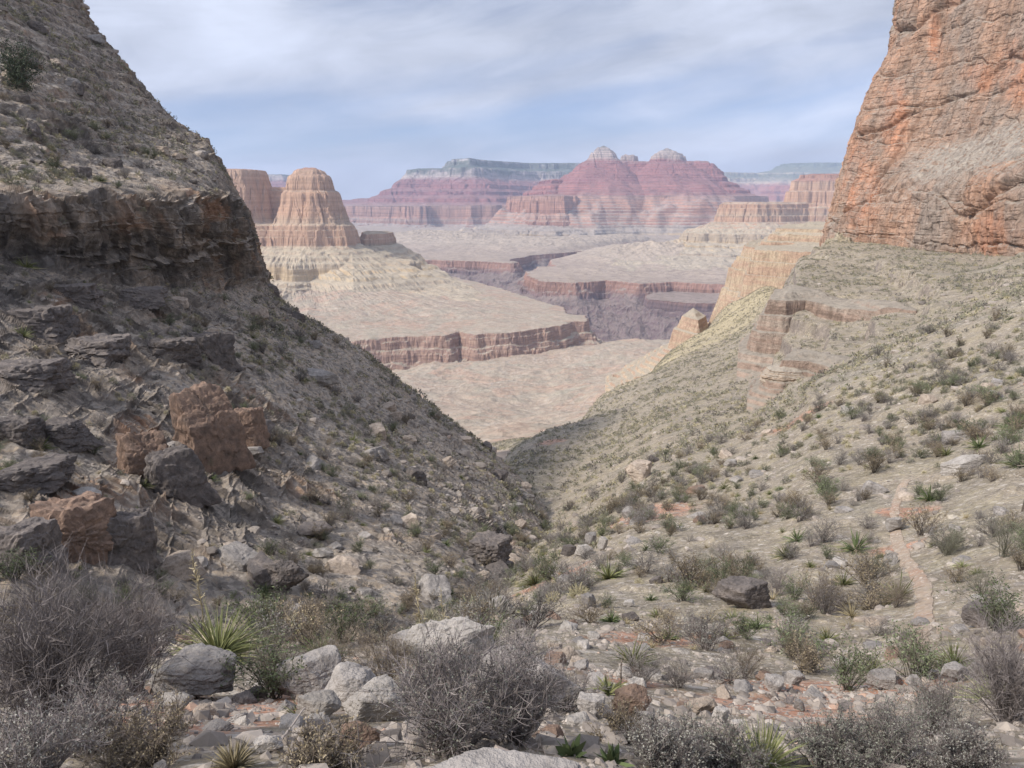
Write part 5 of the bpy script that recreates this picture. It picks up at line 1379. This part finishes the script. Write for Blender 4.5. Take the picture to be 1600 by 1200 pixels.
    hero_rock(638, 826, 34, 22, 'lone flat topped boulder in the middle of the left slope', 742, 'rock_tan', .8, 4, left=True, tilt=(.1, -.2))
    hero_rock(490, 840, 50, 24, 'low dark ledge of rock on the left slope', 743, 'rock_dark', .7, 4, left=True)
    hero_rock(440, 925, 60, 56, 'black jagged ledge of rock behind the yellow green spiky clump', 744, 'rock_dark', .6, planes=15, left=True, rough=.12, name='rock_outcrop')
    hero_rock(502, 872, 34, 14, 'flat pale slab on the left slope', 745, 'rock_pale', .7, 4, left=True)
    hero_rock(132, 782, 50, 20, 'pale slab resting on top of the orange broken block', 746, 'rock_pale', .7, 4, left=True)
    hero_rock(395, 712, 36, 16, 'flat grey slab at the foot of the orange faced block', 747, 'rock_grey', .7, 4, left=True)
    hero_rock(500, 602, 50, 26, 'grey block on the open left slope', 748, 'rock_grey', .7, 4, left=True)
    hero_rock(330, 728, 88, 150, 'tall orange faced block with a dark left side', 749, 'rock_red', .55, planes=3, left=True, rough=.08, tilt=(0, -.12), rz=.5, name='rock_block', flat=.85, sink=.35)
    hero_rock(268, 775, 84, 110, 'brown blocky rock left of the orange faced block', 750, 'rock_dark', .6, planes=5, left=True, rough=.1, tilt=(0, -.25), rz=.4, name='rock_block', flat=.85, sink=.7)
    hero_rock(384, 696, 56, 70, 'orange block at the right end of the outcrop', 751, 'rock_red', .6, planes=4, left=True, rough=.09, rz=.6, name='rock_block', sink=.4)
    hero_rock(225, 752, 70, 96, 'brown cracked block with an orange edge above the dark shrub', 752, 'rock_red', .6, planes=4, left=True, rough=.1, rz=.3, name='rock_block', sink=.45)
    hero_rock(112, 870, 110, 110, 'large brown and orange block low on the dark hillside', 753, 'rock_red', .7, planes=4, left=True, rough=.1, rz=.3, name='rock_block', sink=.5)
    hero_rock(190, 880, 80, 110, 'dark brown block right of the large orange block', 754, 'rock_dark', .7, planes=4, left=True, rough=.1, rz=.3, name='rock_block', sink=.5)
    hero_rock(30, 890, 90, 90, 'dark grey block at the foot of the dark hillside', 755, 'rock_dark', .7, planes=4, left=True, rough=.1, rz=.3, name='rock_block', sink=.5)
    for k, (px, py, w, h) in enumerate(((60, 520, 90, 60), (150, 560, 100, 55), (40, 600, 110, 60), (215, 470, 70, 40), (100, 470, 80, 46), (260, 560, 80, 50), (330, 560, 60, 70), (40, 760, 110, 60), (90, 690, 80, 50), (20, 690, 70, 60))):
        hero_rock(px, py, w, h, ('weathered dark block under the cliff band, %s' % ('topmost on the left edge', 'wide and low', 'beside the left edge of the view', 'small and high', 'cracked and squarish', 'beside grey shrubs', 'tall and narrow', 'above the large orange block', 'between two spiky plants', 'lowest on the left edge')[k]),
                  760 + k, 'rock_dark', .7, 5, planes=4, left=True, rough=.11, rz=.2 + .2 * (k % 4), name='rock_block', sink=.75)
    # --- the slab at the very bottom
    hero_rock(765, 1300, 330, 60, 'flat grey rock slab at the bottom edge', 790, 'rock_grey', .5, planes=9, flat=.75)
    hero_rock(930, 1300, 165, 60, 'flat pinkish rock slab next to the grey one at the bottom edge', 791, 'rock_pink', .6, planes=9, flat=.75)
    # --- shrubs in front
    hero_bush(95, 1148, 340, 235, 'bare', 'big bare purple grey shrub on the left', 801, (60, 700, 9000, 0), 'bare_shrub')
    hero_bush(215, 1085, 190, 165, 'bare', 'bare purple grey shrub behind the big one, left of the yellow green clump', 802, (40, 450, 5000, 0), 'bare_shrub')
    hero_bush(20, 1010, 160, 90, 'brown', 'low brown shrub against the foot of the dark hillside', 803, (30, 300, 2500, 2500))
    hero_bush(425, 1078, 118, 92, 'brown', 'thin brown stemmed shrub between two grey boulders', 804, (60, 260, 1500, 900))
    hero_bush(700, 1178, 265, 185, 'sage', 'big grey green shrub in front of the pale slab', 805, (34, 340, 4200, 3400), thick=.0085, leafl=.013)
    hero_bush(800, 1165, 170, 175, 'grey', 'grey leaning shrub right of the big grey green one', 806, (40, 420, 4500, 2500))
    hero_bush(528, 1040, 110, 66, 'brown', 'low tan shrub behind the grey boulders', 807, (36, 300, 2200, 2600))
    hero_bush(600, 1075, 130, 90, 'brown', 'straw brown shrub left of the big pale slab', 808, (36, 340, 3000, 3600))
    hero_bush(240, 1195, 190, 85, 'brown', 'grey brown twiggy shrub at the bottom, left of the grass tuft', 809, (40, 420, 4200, 3600))
    hero_bush(60, 1215, 200, 110, 'grey', 'grey shrub in the bottom left corner', 810, (40, 420, 4200, 3000))
    hero_bush(500, 1205, 130, 82, 'brown', 'brown dry shrub at the bottom between tuft and grey slab', 811, (36, 360, 3400, 3000))
    hero_bush(1385, 1205, 180, 105, 'sage', 'dark green shrub at the bottom right', 812, (50, 520, 6000, 8000))
    hero_bush(1290, 1205, 130, 85, 'sage', 'grey green shrub left of the dark green one at the bottom', 813, (40, 420, 4600, 6000))
    hero_bush(1040, 1205, 170, 75, 'grey', 'grey low shrub at the bottom beside the pinkish slab', 814, (40, 420, 4500, 4200))
    hero_bush(1495, 1210, 150, 85, 'grey', 'grey shrub at the bottom right corner', 815, (40, 420, 4200, 4000))
    hero_bush(1575, 1130, 170, 150, 'bare', 'tangled bare dark shrub at the right edge', 816, (44, 480, 5200, 0), 'bare_shrub')
    hero_bush(1535, 935, 80, 52, 'green', 'olive shrub right of the footpath', 817, (30, 220, 1500, 1600))
    hero_bush(1000, 1070, 70, 60, 'grey', 'grey shrub above the brown tilted rock', 818, (30, 240, 1800, 1500))
    hero_bush(1060, 1075, 70, 52, 'grey', 'purple grey shrub on the slope below the dark boulder', 819, (30, 240, 1800, 1500))
    hero_bush(1165, 1060, 80, 56, 'brown', 'tan rounded shrub left of the rounded boulders', 820, (30, 240, 1800, 2200))
    hero_bush(1268, 1050, 62, 52, 'brown', 'brown shrub just above the red soil', 821, (30, 240, 1700, 2000))
    hero_bush(1428, 1032, 76, 56, 'brown', 'tan shrub left of the yellow green clump by the footpath', 822, (30, 240, 1700, 2000))
    hero_bush(1290, 960, 64, 60, 'grey', 'purple grey shrub in the middle of the near slope', 823, (30, 240, 1600, 1400))
    hero_bush(1400, 950, 56, 46, 'brown', 'rounded brown shrub touching the footpath', 824, (30, 240, 1600, 2000))
    hero_bush(1365, 905, 62, 52, 'green', 'green shrub left of the upper footpath', 825, (30, 240, 1600, 2200))
    hero_bush(1480, 868, 76, 52, 'green', 'dark green shrub right of the upper footpath', 826, (30, 240, 1600, 2400))
    hero_bush(165, 1175, 190, 120, 'grey', 'pale grey leafy shrub in front of the big bare one on the left', 851, (36, 380, 3800, 3000))
    hero_bush(1125, 1208, 150, 90, 'sage', 'grey green shrub at the bottom, left of the tall pale grass clump', 852, (40, 400, 4200, 4600))
    hero_bush(968, 1160, 110, 62, 'brown', 'brown dry shrub below the brown tilted rock', 853, (34, 320, 2600, 2600))
    hero_bush(1460, 1150, 130, 84, 'sage', 'grey green shrub between the dark green one and the tangled bare one', 854, (38, 380, 3800, 4200))
    hero_bush(885, 1112, 96, 80, 'grey', 'thin grey shrub beside the bent bare branch', 855, (28, 260, 2200, 1500))
    hero_bush(640, 985, 80, 52, 'brown', 'straw brown shrub at the brink behind the pale slab', 856, (34, 300, 2400, 2600))
    hero_bush(1215, 930, 66, 48, 'grey', 'grey shrub up the slope from the dark purple grey boulder', 857, (28, 220, 1600, 1400))
    hero_bush(1110, 905, 60, 44, 'green', 'dull green shrub on the slope between ravine bed and dark boulder', 858, (28, 220, 1600, 2000))
    hero_bush(1570, 870, 76, 60, 'green', 'green leafy shrub at the right edge above the tangled bare one', 859, (30, 240, 1700, 2400))
    # --- grasses and spiky plants
    hero_rosette(342, 1030, 150, 125, 'large yellow green spiky clump behind the long grey boulder', 831, 420, 'blade', wid=.009)
    hero_rosette(365, 1200, 70, 58, 'straw coloured grass tuft at the bottom edge', 832, 260, 'straw', 'grass_tuft', 'grass tuft', .006, .3, 2.6)
    hero_rosette(1190, 1205, 150, 105, 'tall pale grass clump at the bottom right', 833, 300, 'blade', 'grass_tuft', 'grass tuft', .007, .35, 2.2)
    hero_rosette(1490, 1042, 86, 58, 'yellow green spiky clump right of the tan shrub', 834, 260, 'blade')
    hero_rosette(893, 1182, 48, 40, 'small agave with stiff pointed leaves at the edge of the pinkish slab', 835, 34, 'green_blade', 'agave', 'agave', .034, .12, 1.0, .12)
    hero_rosette(958, 1192, 50, 40, 'dark green agave half hidden by the low grey shrub', 836, 30, 'green_blade', 'agave', 'agave', .032, .1, 1.1, .1)
    for k, (px, py, w, h, lb, mt) in enumerate((
        (1245, 846, 52, 34, 'green spiky plant uppermost left of the footpath', 'green_blade'), (1337, 862, 50, 46, 'tall dark green spiky plant left of the footpath', 'green_blade'), (1228, 872, 64, 30, 'flattened yellow spiky plant with dead leaves', 'blade'),
        (1318, 915, 46, 36, 'yellow green spiky plant between grey shrubs left of the footpath', 'blade'), (1182, 982, 42, 38, 'green spiky plant under the dark purple grey boulder', 'green_blade'), (950, 905, 60, 46, 'large yellow green grass clump beside the ravine bed', 'blade'),
        (955, 972, 46, 28, 'bright green spiky plant on the slope right of the ravine bed', 'green_blade'), (1046, 1000, 30, 30, 'dark green yucca alone on the slope', 'green_blade'), (820, 960, 50, 26, 'yellow grass clump right of the smooth leaning boulder', 'blade'),
        (1452, 782, 40, 34, 'dark green spiky plant just right of the top of the footpath', 'green_blade'), (1470, 690, 46, 24, 'green spiky plant below the hillside crest', 'green_blade'), (1530, 700, 36, 30, 'dark green spiky plant above the long whitish boulder', 'green_blade'),
        (1585, 672, 50, 36, 'big bright green clump at the right edge', 'green_blade'), (1478, 712, 32, 24, 'yellow green spiky plant left of the long whitish boulder', 'blade'), (1590, 730, 44, 40, 'green clump below the bright green one at the right edge', 'green_blade'), (950, 1085, 44, 44, 'pale yucca with dead leaves by the burnt twig', 'blade'))):
        hero_rosette(px, py, w, h, lb, 840 + k, 130, mt, wid=.02)
    for k, (px, py, w, lb) in enumerate(((118, 692, 42, 'bright yellow green spiky plant on the dark hillside, right of its twin'), (62, 702, 40, 'yellow green spiky plant on the dark hillside, left of its twin'), (225, 760, 26, 'pale spiky plant under the brown cracked block'),
        (40, 420, 40, 'pale green spiky plant at the foot of the cliff band'), (140, 455, 36, 'yellow green spiky plant between crags below the cliff band'), (245, 470, 36, 'pale spiky plant on the ledge under the cliff band'), (330, 750, 26, 'green bush like plant at the foot of the tall orange block'),
        (36, 525, 34, 'yellow green spiky plant among dark crags at the left edge'), (665, 866, 24, 'bright green spiky plant on the left slope near the dark outcrop'), (690, 822, 22, 'yellow green spiky plant beside the flat topped boulder'), (552, 690, 24, 'yellowish spiky plant on the open left slope'))):
        hero_rosette(px, py, w, w * .8, lb, 870 + k, 110, 'blade' if k != 6 else 'green_blade', wid=.02, left=True)
    # --- flower stalks and dead wood
    def stalk(px, py, hpx, label, seed, mat='straw', tufts=60, lean=0.0, th=.012):
        p = spot(px, py); zc = to_px(p)[2]; h = hpx / FPX * zc
        g = np.random.default_rng(seed); s = Soup()
        t = np.linspace(0, 1, 9)
        path = np.stack([lean * h * t ** 2 + .02 * h * np.sin(t * 5), 0 * t, h * t], -1)[None]
        tubes(s, path, (th * np.linspace(1, .4, 9))[None], np.array([.4]), g, 5)
        root = link('flower_stalk', None); root.location = p; tag(root, label, 'dry stalk')
        link('stem', s.mesh('stem'), MT[mat], root)
        if tufts:
            q = Soup(); tt = g.uniform(.35, 1, tufts)
            c = np.stack([lean * h * tt ** 2 + .02 * h * np.sin(tt * 5), 0 * tt, h * tt], -1)
            d = unit(rdir(g, tufts) + [0, 0, .6])
            ribbons(q, bez(c, c + d * h * .06, c + d * h * .12 * (1.3 - tt)[:, None], 4), th * .35 * np.ones((tufts, 4)), g.uniform(.3, 1, tufts), g)
            link('seed_heads', q.mesh('seed_heads'), MT[mat], root)
    stalk(318, 1000, 150, 'pale dry flower stalk rising behind the yellow green clump', 901, tufts=90)
    stalk(655, 1010, 120, 'tall yellow dry stalk left of the pale slab', 902, tufts=90)
    stalk(693, 1010, 100, 'thinner yellow dry stalk right of the tall one', 903, tufts=60, th=.008)
    stalk(1597, 800, 150, 'dark burnt flower stalk at the right edge', 904, 'brown_wood', 20, -.12, .035)
    stalk(968, 1082, 60, 'black burnt twig standing on the slope above the brown tilted rock', 905, 'brown_wood', 26, .05, .01)
    def branch(pts, rad, label, seed, mat='bark', forks=3):
        P = np.array(pts); dl = np.r_[0, np.cumsum(np.linalg.norm(np.diff(P, axis=0), axis=1))]
        g = np.random.default_rng(seed); s = Soup()
        path = catmull(dl, P, np.linspace(0, dl[-1], 24)); L = dl[-1]
        path = path + g.normal(size=path.shape) * L * .006
        o = path[0].copy()
        tubes(s, path[None] - o, (rad * np.linspace(1, .35, 24))[None], np.array([.5]), g, 6)
        for f in range(forks):
            i = g.integers(6, 20); d = unit(unit(path[i + 1] - path[i]) + rdir(g, 1)[0] * .8 + [0, 0, .3])
            b = bez(path[i][None], (path[i] + d * L * .12)[None], (path[i] + d * L * .22 + g.normal(size=3) * L * .04)[None], 8)
            tubes(s, b - o, (rad * .4 * np.linspace(1, .3, 8))[None], np.array([.6]), g, 5)
        ob = put('dead_branch', s.mesh('dead_branch'), MT[mat], o); tag(ob, label, 'dead branch')
    def lift(px, py, dz): return near_hit(px, py) + np.array([0, 0, dz])
    sk = near_hit(440, 1165)[1]
    branch([W(412, 1190, sk - .12), W(430, 1168, sk - .02), W(452, 1140, sk + .08), W(476, 1106, sk + .18)], .009, 'bleached dead stick lying across the pale stones', 911, forks=0)
    p = near_hit(800, 1165)
    def at(px, py, d): return W(px, py, d)
    branch([at(790, 1162, p[1]), at(835, 1135, p[1] + .05), at(850, 1105, p[1] + .05), at(880, 1085, p[1] + .1), at(878, 1068, p[1] + .1)], .018, 'bent bare grey branch reaching right out of the leaning shrub', 912, 'bark', 5)
    branch([at(695, 1168, p[1] - .1), at(735, 1148, p[1] - .1), at(768, 1152, p[1] - .1), at(800, 1140, p[1])], .009, 'bleached crooked branch in front of the big grey green shrub', 913, 'bark', 3)
    # --- juniper high on the left
    def juniper(px, py, hpx, wpx):
        p = left_hit(px, py); zc = to_px(p)[2]; h = hpx / FPX * zc; w = wpx / FPX * zc * .5
        g = np.random.default_rng(921)
        root = link('juniper_tree', None); root.location = p; tag(root, 'dark green juniper tree high on the left slope above the cliff band', 'tree')
        s = Soup()
        n = 26; az = g.uniform(0, 6.28, n); z = g.uniform(.12, 1, n) * h
        tr = np.stack([.05 * w * np.sin(np.linspace(0, 4, 9)), .04 * w * np.cos(np.linspace(0, 3, 9)), np.linspace(-.2, .9 * h, 9)], -1)
        tubes(s, tr[None], (h * .05 * np.linspace(1, .25, 9))[None], np.array([.3]), g, 7)
        b0 = np.stack([0 * z, 0 * z, z * .6], -1); rr = w * np.sqrt(np.clip(1 - ((z / h - .45) / .62) ** 2, .1, 1)) * g.uniform(.6, 1.05, n)
        b2 = np.stack([np.cos(az) * rr, np.sin(az) * rr, z], -1)
        br = bez(b0, (b0 + b2) / 2 + [0, 0, -.05 * h], b2, 7)
        tubes(s, br, h * .014 * np.linspace(1, .3, 7)[None] * np.ones((n, 1)), g.uniform(0, .6, n), g, 4)
        link('trunk', s.mesh('trunk'), MT['brown_wood'], root)
        q = Soup(); m = 5200; i = g.integers(0, n, m); k = g.integers(2, 7, m)
        c = br[i, k] + g.normal(size=(m, 3)) * np.array([w, w, h]) * .105
        leaves(q, c, unit(rdir(g, m) + [0, 0, .5]), .034 * h * g.uniform(.6, 1.4, (m, 1)), .011 * h * g.uniform(.7, 1.3, (m, 1)), g.uniform(0, 1, m), g)
        link('crown', q.mesh('crown'), MT['dark_leaf'], root)
    juniper(38, 142, 72, 74)
    # --- mushroom shaped outcrop of thin beds on the right slope
    def outcrop(px, py, wpx, hpx, label, seed):
        p = near_hit(px, py); zc = 112.0; p = W(px, py, 112.0)
        w = wpx / FPX * zc * .5; h = hpx / FPX * zc
        nz_, na = 150, 260
        z = np.linspace(0, 1, nz_)[:, None]; a = np.linspace(0, 2 * math.pi, na, endpoint=False)[None, :]
        prof = np.interp(z[:, 0], [0, .15, .3, .42, .5, .6, .72, .8, .9, .96, 1], [.62, .60, .56, .60, .68, .92, 1.0, .95, .8, .5, .02])[:, None]
        lay = fbm(0 * z + 3, 0 * z, z * 16, 3, seed, .6)
        r = w * prof * (1 + .16 * lay * (z < .93)) * (1 + .22 * fbm(np.cos(a) * 1.3 + 0 * z, np.sin(a) * 1.3 + 0 * z, z * 2.2, 4, seed + 1)) * (1 + .07 * fbm(np.cos(a) * 5 + 0 * z, np.sin(a) * 5 + 0 * z, z * 22, 3, seed + 2))
        V = np.stack([r * np.cos(a) , r * np.sin(a) * .8, (z * h + 0 * a) + .02 * h * fbm(np.cos(a) * 2 + 0 * z, np.sin(a) * 2 + 0 * z, z * 3, 2, seed + 4)], -1)
        idx = np.arange(nz_ * na).reshape(nz_, na); nx = np.roll(idx, -1, 1)
        F = np.stack([idx[:-1], nx[:-1], nx[1:], idx[1:]], -1).reshape(-1, 4)
        o = put('rock_outcrop', make_mesh('rock_outcrop', V.reshape(-1, 3), F), MAT_BEDS, p); tag(o, label, 'rock outcrop')
    outcrop(1226, 650, 84, 88, 'overhanging outcrop of thin tan beds standing on the right slope', 931)
MAT_BEDS = promontory_material('tan_beds', (.37, .285, .215), (.42, .35, .275), (.36, .315, .26), 2.2)
build_heroes()

# ------------------------------------------------------------------ scattered shrubs, spiky plants, boulders
def scatter_individuals():
    g = np.random.default_rng(77)
    inst = {'grey_shrub': [], 'brown_shrub': [], 'green_shrub': [], 'spiky_plant': [], 'grass_tuft': [], 'boulder': []}
    rest = {'shrub': [], 'rock': []}
    # ---- hillside in front: thick cover, density per square metre thins with distance
    dens = np.interp(HY, [2.6, 6, 15, 45, 100, 200, 500], [1.1, 1.3, 1.6, 1.5, 1.3, .95, .5]) * (0.22 + 1.6 * sstep(-.3, .35, fbm(HX / 9, HY / 9, 0 * HX, 3, 951)))
    wt = H_area * H_ok * dens
    wt = wt * np.where((HX / HY < -.28) & (HY > 14), 0, 1)
    n = int(min(64000, wt.sum()))
    P = sample(HP, wt, n, g); P = P[off_path(P) & clear_of_heroes(P)]
    hh = np.clip(g.lognormal(math.log(.56), .38, len(P)), .18, 1.2)
    hh = np.where(P[:, 1] < 12, np.minimum(hh, .2 + .05 * P[:, 1]), hh)
    # ---- left slope
    densL = (.05 + .75 * L_free) * (0.2 + 1.7 * sstep(-.25, .3, fbm(LP[:-1, :-1, 0] / 7, LP[:-1, :-1, 1] / 7, LP[:-1, :-1, 2] / 7, 3, 953)))
    wl = L_area * L_ok * densL
    nl = int(min(12000, wl.sum())); Q = sample(LP, wl, nl, g)
    hq = np.clip(g.lognormal(math.log(.55), .36, nl), .2, 1.2)
    # ---- bench rubble on the red cliff gets little bushes too
    A = np.concatenate([P, Q]); H = np.concatenate([hh, hq]); left = np.r_[np.zeros(len(P), bool), np.ones(nl, bool)]
    vis, px, py, zc = in_view(A)
    size = H / zc * FPX * vis
    order = np.argsort(-size)
    kind = g.choice(6, len(A), p=[.27, .19, .18, .11, .25, 0])
    names = ['grey_shrub', 'brown_shrub', 'green_shrub', 'spiky_plant', 'grass_tuft']
    cap = {'grey_shrub': 290, 'brown_shrub': 200, 'green_shrub': 200, 'spiky_plant': 110, 'grass_tuft': 220}
    cnt = dict.fromkeys(names, 0); taken = np.zeros(len(A), bool)
    look = {'grey_shrub': 'grey twiggy shrub', 'brown_shrub': 'brown dry shrub', 'green_shrub': 'dull green shrub', 'spiky_plant': 'green spiky plant', 'grass_tuft': 'straw coloured grass tuft'}
    cat = {'grey_shrub': 'shrub', 'brown_shrub': 'shrub', 'green_shrub': 'shrub', 'spiky_plant': 'plant', 'grass_tuft': 'grass tuft'}
    mesh = {**MID, 'spiky_plant': YUC, 'grass_tuft': TUF}
    for k in order:
        if size[k] < 9: break
        nm = names[kind[k]]
        if cnt[nm] >= cap[nm]: continue
        cnt[nm] += 1; taken[k] = True
        sc = H[k] * (1.0 if nm in MID else .62 if nm == 'spiky_plant' else .5)
        w = where(A[k], px[k], py[k], left[k])
        o = put(nm, mesh[nm][g.integers(len(mesh[nm]))], None, A[k] - np.array([0, 0, .03 * sc]), g.uniform(0, 6.28), (sc * g.uniform(.9, 1.3), sc * g.uniform(.9, 1.3), sc * g.uniform(.8, 1.1)), (g.normal() * .08, g.normal() * .08))
        sz = 'large' if H[k] > .75 else 'small' if H[k] < .42 else 'middling'
        lb = '%s %s %s' % (sz, look[nm], w)
        tag(o, lb, cat[nm], '%s %ss %s' % (sz, look[nm], w))
    # the rest: one mass of scrub; coarse when far away
    rs = ~taken; A, H, zc, left, kind = A[rs], H[rs], np.maximum(to_px(A[rs])[2], 1), left[rs], kind[rs]
    nears = [clump(340 + k, 520, 1.0, .72, .14, .34, .055).arrays() for k in range(5)]; mids = [clump(300 + k, 190, 1.0, .72, .16, .36, .13).arrays() for k in range(5)]; fars = [clump(320 + k, 34, .95, .75).arrays() for k in range(5)]
    tint = np.clip(np.choose(np.minimum(kind, 4), [.30, .55, .48, .72, .9]) + g.normal(size=len(A)) * .12, 0, 1)
    close = zc < 36; mid = (zc < 75) & ~close; far_ = zc >= 75
    V = []
    for nm, sel, var in (('undergrowth', close, nears), ('scrub', mid, mids), ('distant_scrub', far_, fars)):
        merged(nm, var, A[sel] - np.array([0, 0, .05]), H[sel] * np.where(kind[sel] > 2, .75, 1.0), g.uniform(0, 6.28, sel.sum()), MT['scrub'],
               {'undergrowth': 'thin dry undergrowth between the nearer shrubs', 'scrub': 'low dry scrub covering the ravine slopes', 'distant_scrub': 'tiny dark shrubs dotting the farther slopes'}[nm], 'scrub', tint=tint[sel])
    # ---- stones
    wt = H_area * H_ok * np.interp(HY, [2, 8, 30, 100, 250, 500], [6.0, 4.5, 2.0, .6, .2, .06]) * (0.3 + 1.5 * sstep(-.1, .4, fbm(HX / 5, HY / 5, 0 * HX, 3, 955)))
    wt = wt * np.where((HX / HY < -.28) & (HY > 14), 0, 1)
    n = int(min(30000, wt.sum())); P = sample(HP, wt, n, g); P = P[off_path(P, .12) & clear_of_heroes(P)]
    sp = np.minimum(.05 * g.pareto(1.9, len(P)) + .035, .85); sp = np.where(P[:, 1] < 30, np.minimum(sp, .035 + .013 * P[:, 1]), sp)
    wl = L_area * L_ok * (.35 + 1.5 * L_free) * (0.3 + 1.5 * sstep(-.1, .4, fbm(LP[:-1, :-1, 0] / 5, LP[:-1, :-1, 1] / 5, LP[:-1, :-1, 2] / 5, 3, 957)))
    nl = int(min(16000, wl.sum())); Q = sample(LP, wl, nl, g); sq = np.minimum(.07 * g.pareto(1.8, nl) + .06, 1.1)
    A = np.concatenate([P, Q]); S = np.concatenate([sp, sq]); left = np.r_[np.zeros(len(P), bool), np.ones(nl, bool)]
    vis, px, py, zc = in_view(A); size = S / zc * FPX * vis; order = np.argsort(-size); taken = np.zeros(len(A), bool)
    for k in order[:260]:
        if size[k] < 5: break
        taken[k] = True
        pool = [r for i, r in enumerate(ROCKS) if (i % 7 in (1, 4, 5, 0)) == bool(left[k])] if left[k] else ROCKS
        m = pool[g.integers(len(pool))]
        o = put('boulder', m, None, A[k] + np.array([0, 0, .12 * S[k]]), g.uniform(0, 6.28), S[k], (g.normal() * .25, g.normal() * .25))
        tone = {'grey_rock': 'grey', 'tan_rock': 'tan', 'pale_rock': 'pale', 'dark_rock': 'dark', 'reddish_rock': 'reddish'}[m.materials[0].name.split('.')[0]]
        sz = 'large' if S[k] > .5 else 'middling' if S[k] > .25 else 'small'
        w = where(A[k], px[k], py[k], left[k])
        tag(o, '%s %s angular boulder %s' % (sz, tone, w), 'rock', '%s %s boulders %s' % (sz, tone, w))
    rs = ~taken
    wp = H_area * ((H_nz > .45) & (HY > 1.5) & (HY < 22) & (_pxh > -60) & (_pxh < 1660) & (_pyh < 1300)) * np.interp(HY, [1.5, 2.6, 5, 12, 22], [420, 260, 120, 30, 6]) * (0.25 + 1.5 * sstep(-.2, .35, fbm(HX / 1.3, HY / 1.3, 0 * HX, 3, 959)))
    G = sample(HP, wp, int(min(34000, wp.sum())), g)
    pv = []
    for k in range(6):
        V, F = ico(1); V = V * (1 + .35 * g.uniform(-1, 1, (len(V), 1))) * [1, g.uniform(.6, 1), g.uniform(.45, .8)]; pv.append((V, F, np.full(len(V), .5)))
    merged('gravel', pv, G, np.minimum(.012 + .012 * g.pareto(2.0, len(G)), .07), g.uniform(0, 6.28, len(G)), MT['rubble'], 'small loose gravel on the bare soil in front', 'gravel', tint=np.clip(.42 + g.normal(size=len(G)) * .22, 0, 1))
    vs = []
    for k in range(8):
        V, F = rock(640 + k, (1, g.uniform(.6, 1), g.uniform(.4, .75)), 2, 9, 20, .05); vs.append((V, F, np.full(len(V), .5)))
    merged('rubble', vs, A[rs], S[rs], g.uniform(0, 6.28, rs.sum()), MT['rubble'], 'loose angular stones strewn over the slopes', 'rubble', tint=np.clip(np.where(left[rs], .32, .40) + g.normal(size=rs.sum()) * .22, 0, 1))
scatter_individuals()
# ------------------------------------------------------------------ air
def build_haze():
    x0, x1, y0, y1, z0, z1 = -9500, 12500, -400, 19500, -800, 880
    V = [(x, y, z) for z in (z0, z1) for y in (y0, y1) for x in (x0, x1)]
    F = [(0, 2, 3, 1), (4, 5, 7, 6), (0, 1, 5, 4), (2, 6, 7, 3), (0, 4, 6, 2), (1, 3, 7, 5)]
    me = make_mesh('haze', np.array(V), np.array(F))
    m = bpy.data.materials.new('canyon_haze'); m.use_nodes = True
    nt = m.node_tree
    nt.nodes.clear()
    out = nt.nodes.new('ShaderNodeOutputMaterial'); v = nt.nodes.new('ShaderNodeVolumePrincipled')
    v.inputs['Color'].default_value = (0.62, 0.74, 1.0, 1)
    v.inputs['Density'].default_value = 4.8e-5
    v.inputs['Anisotropy'].default_value = 0.0
    nt.links.new(v.outputs[0], out.inputs['Volume'])
    o = link('haze', me, m)
    tag(o, 'pale blue haze filling the canyon', 'haze', kind='stuff')
build_haze()
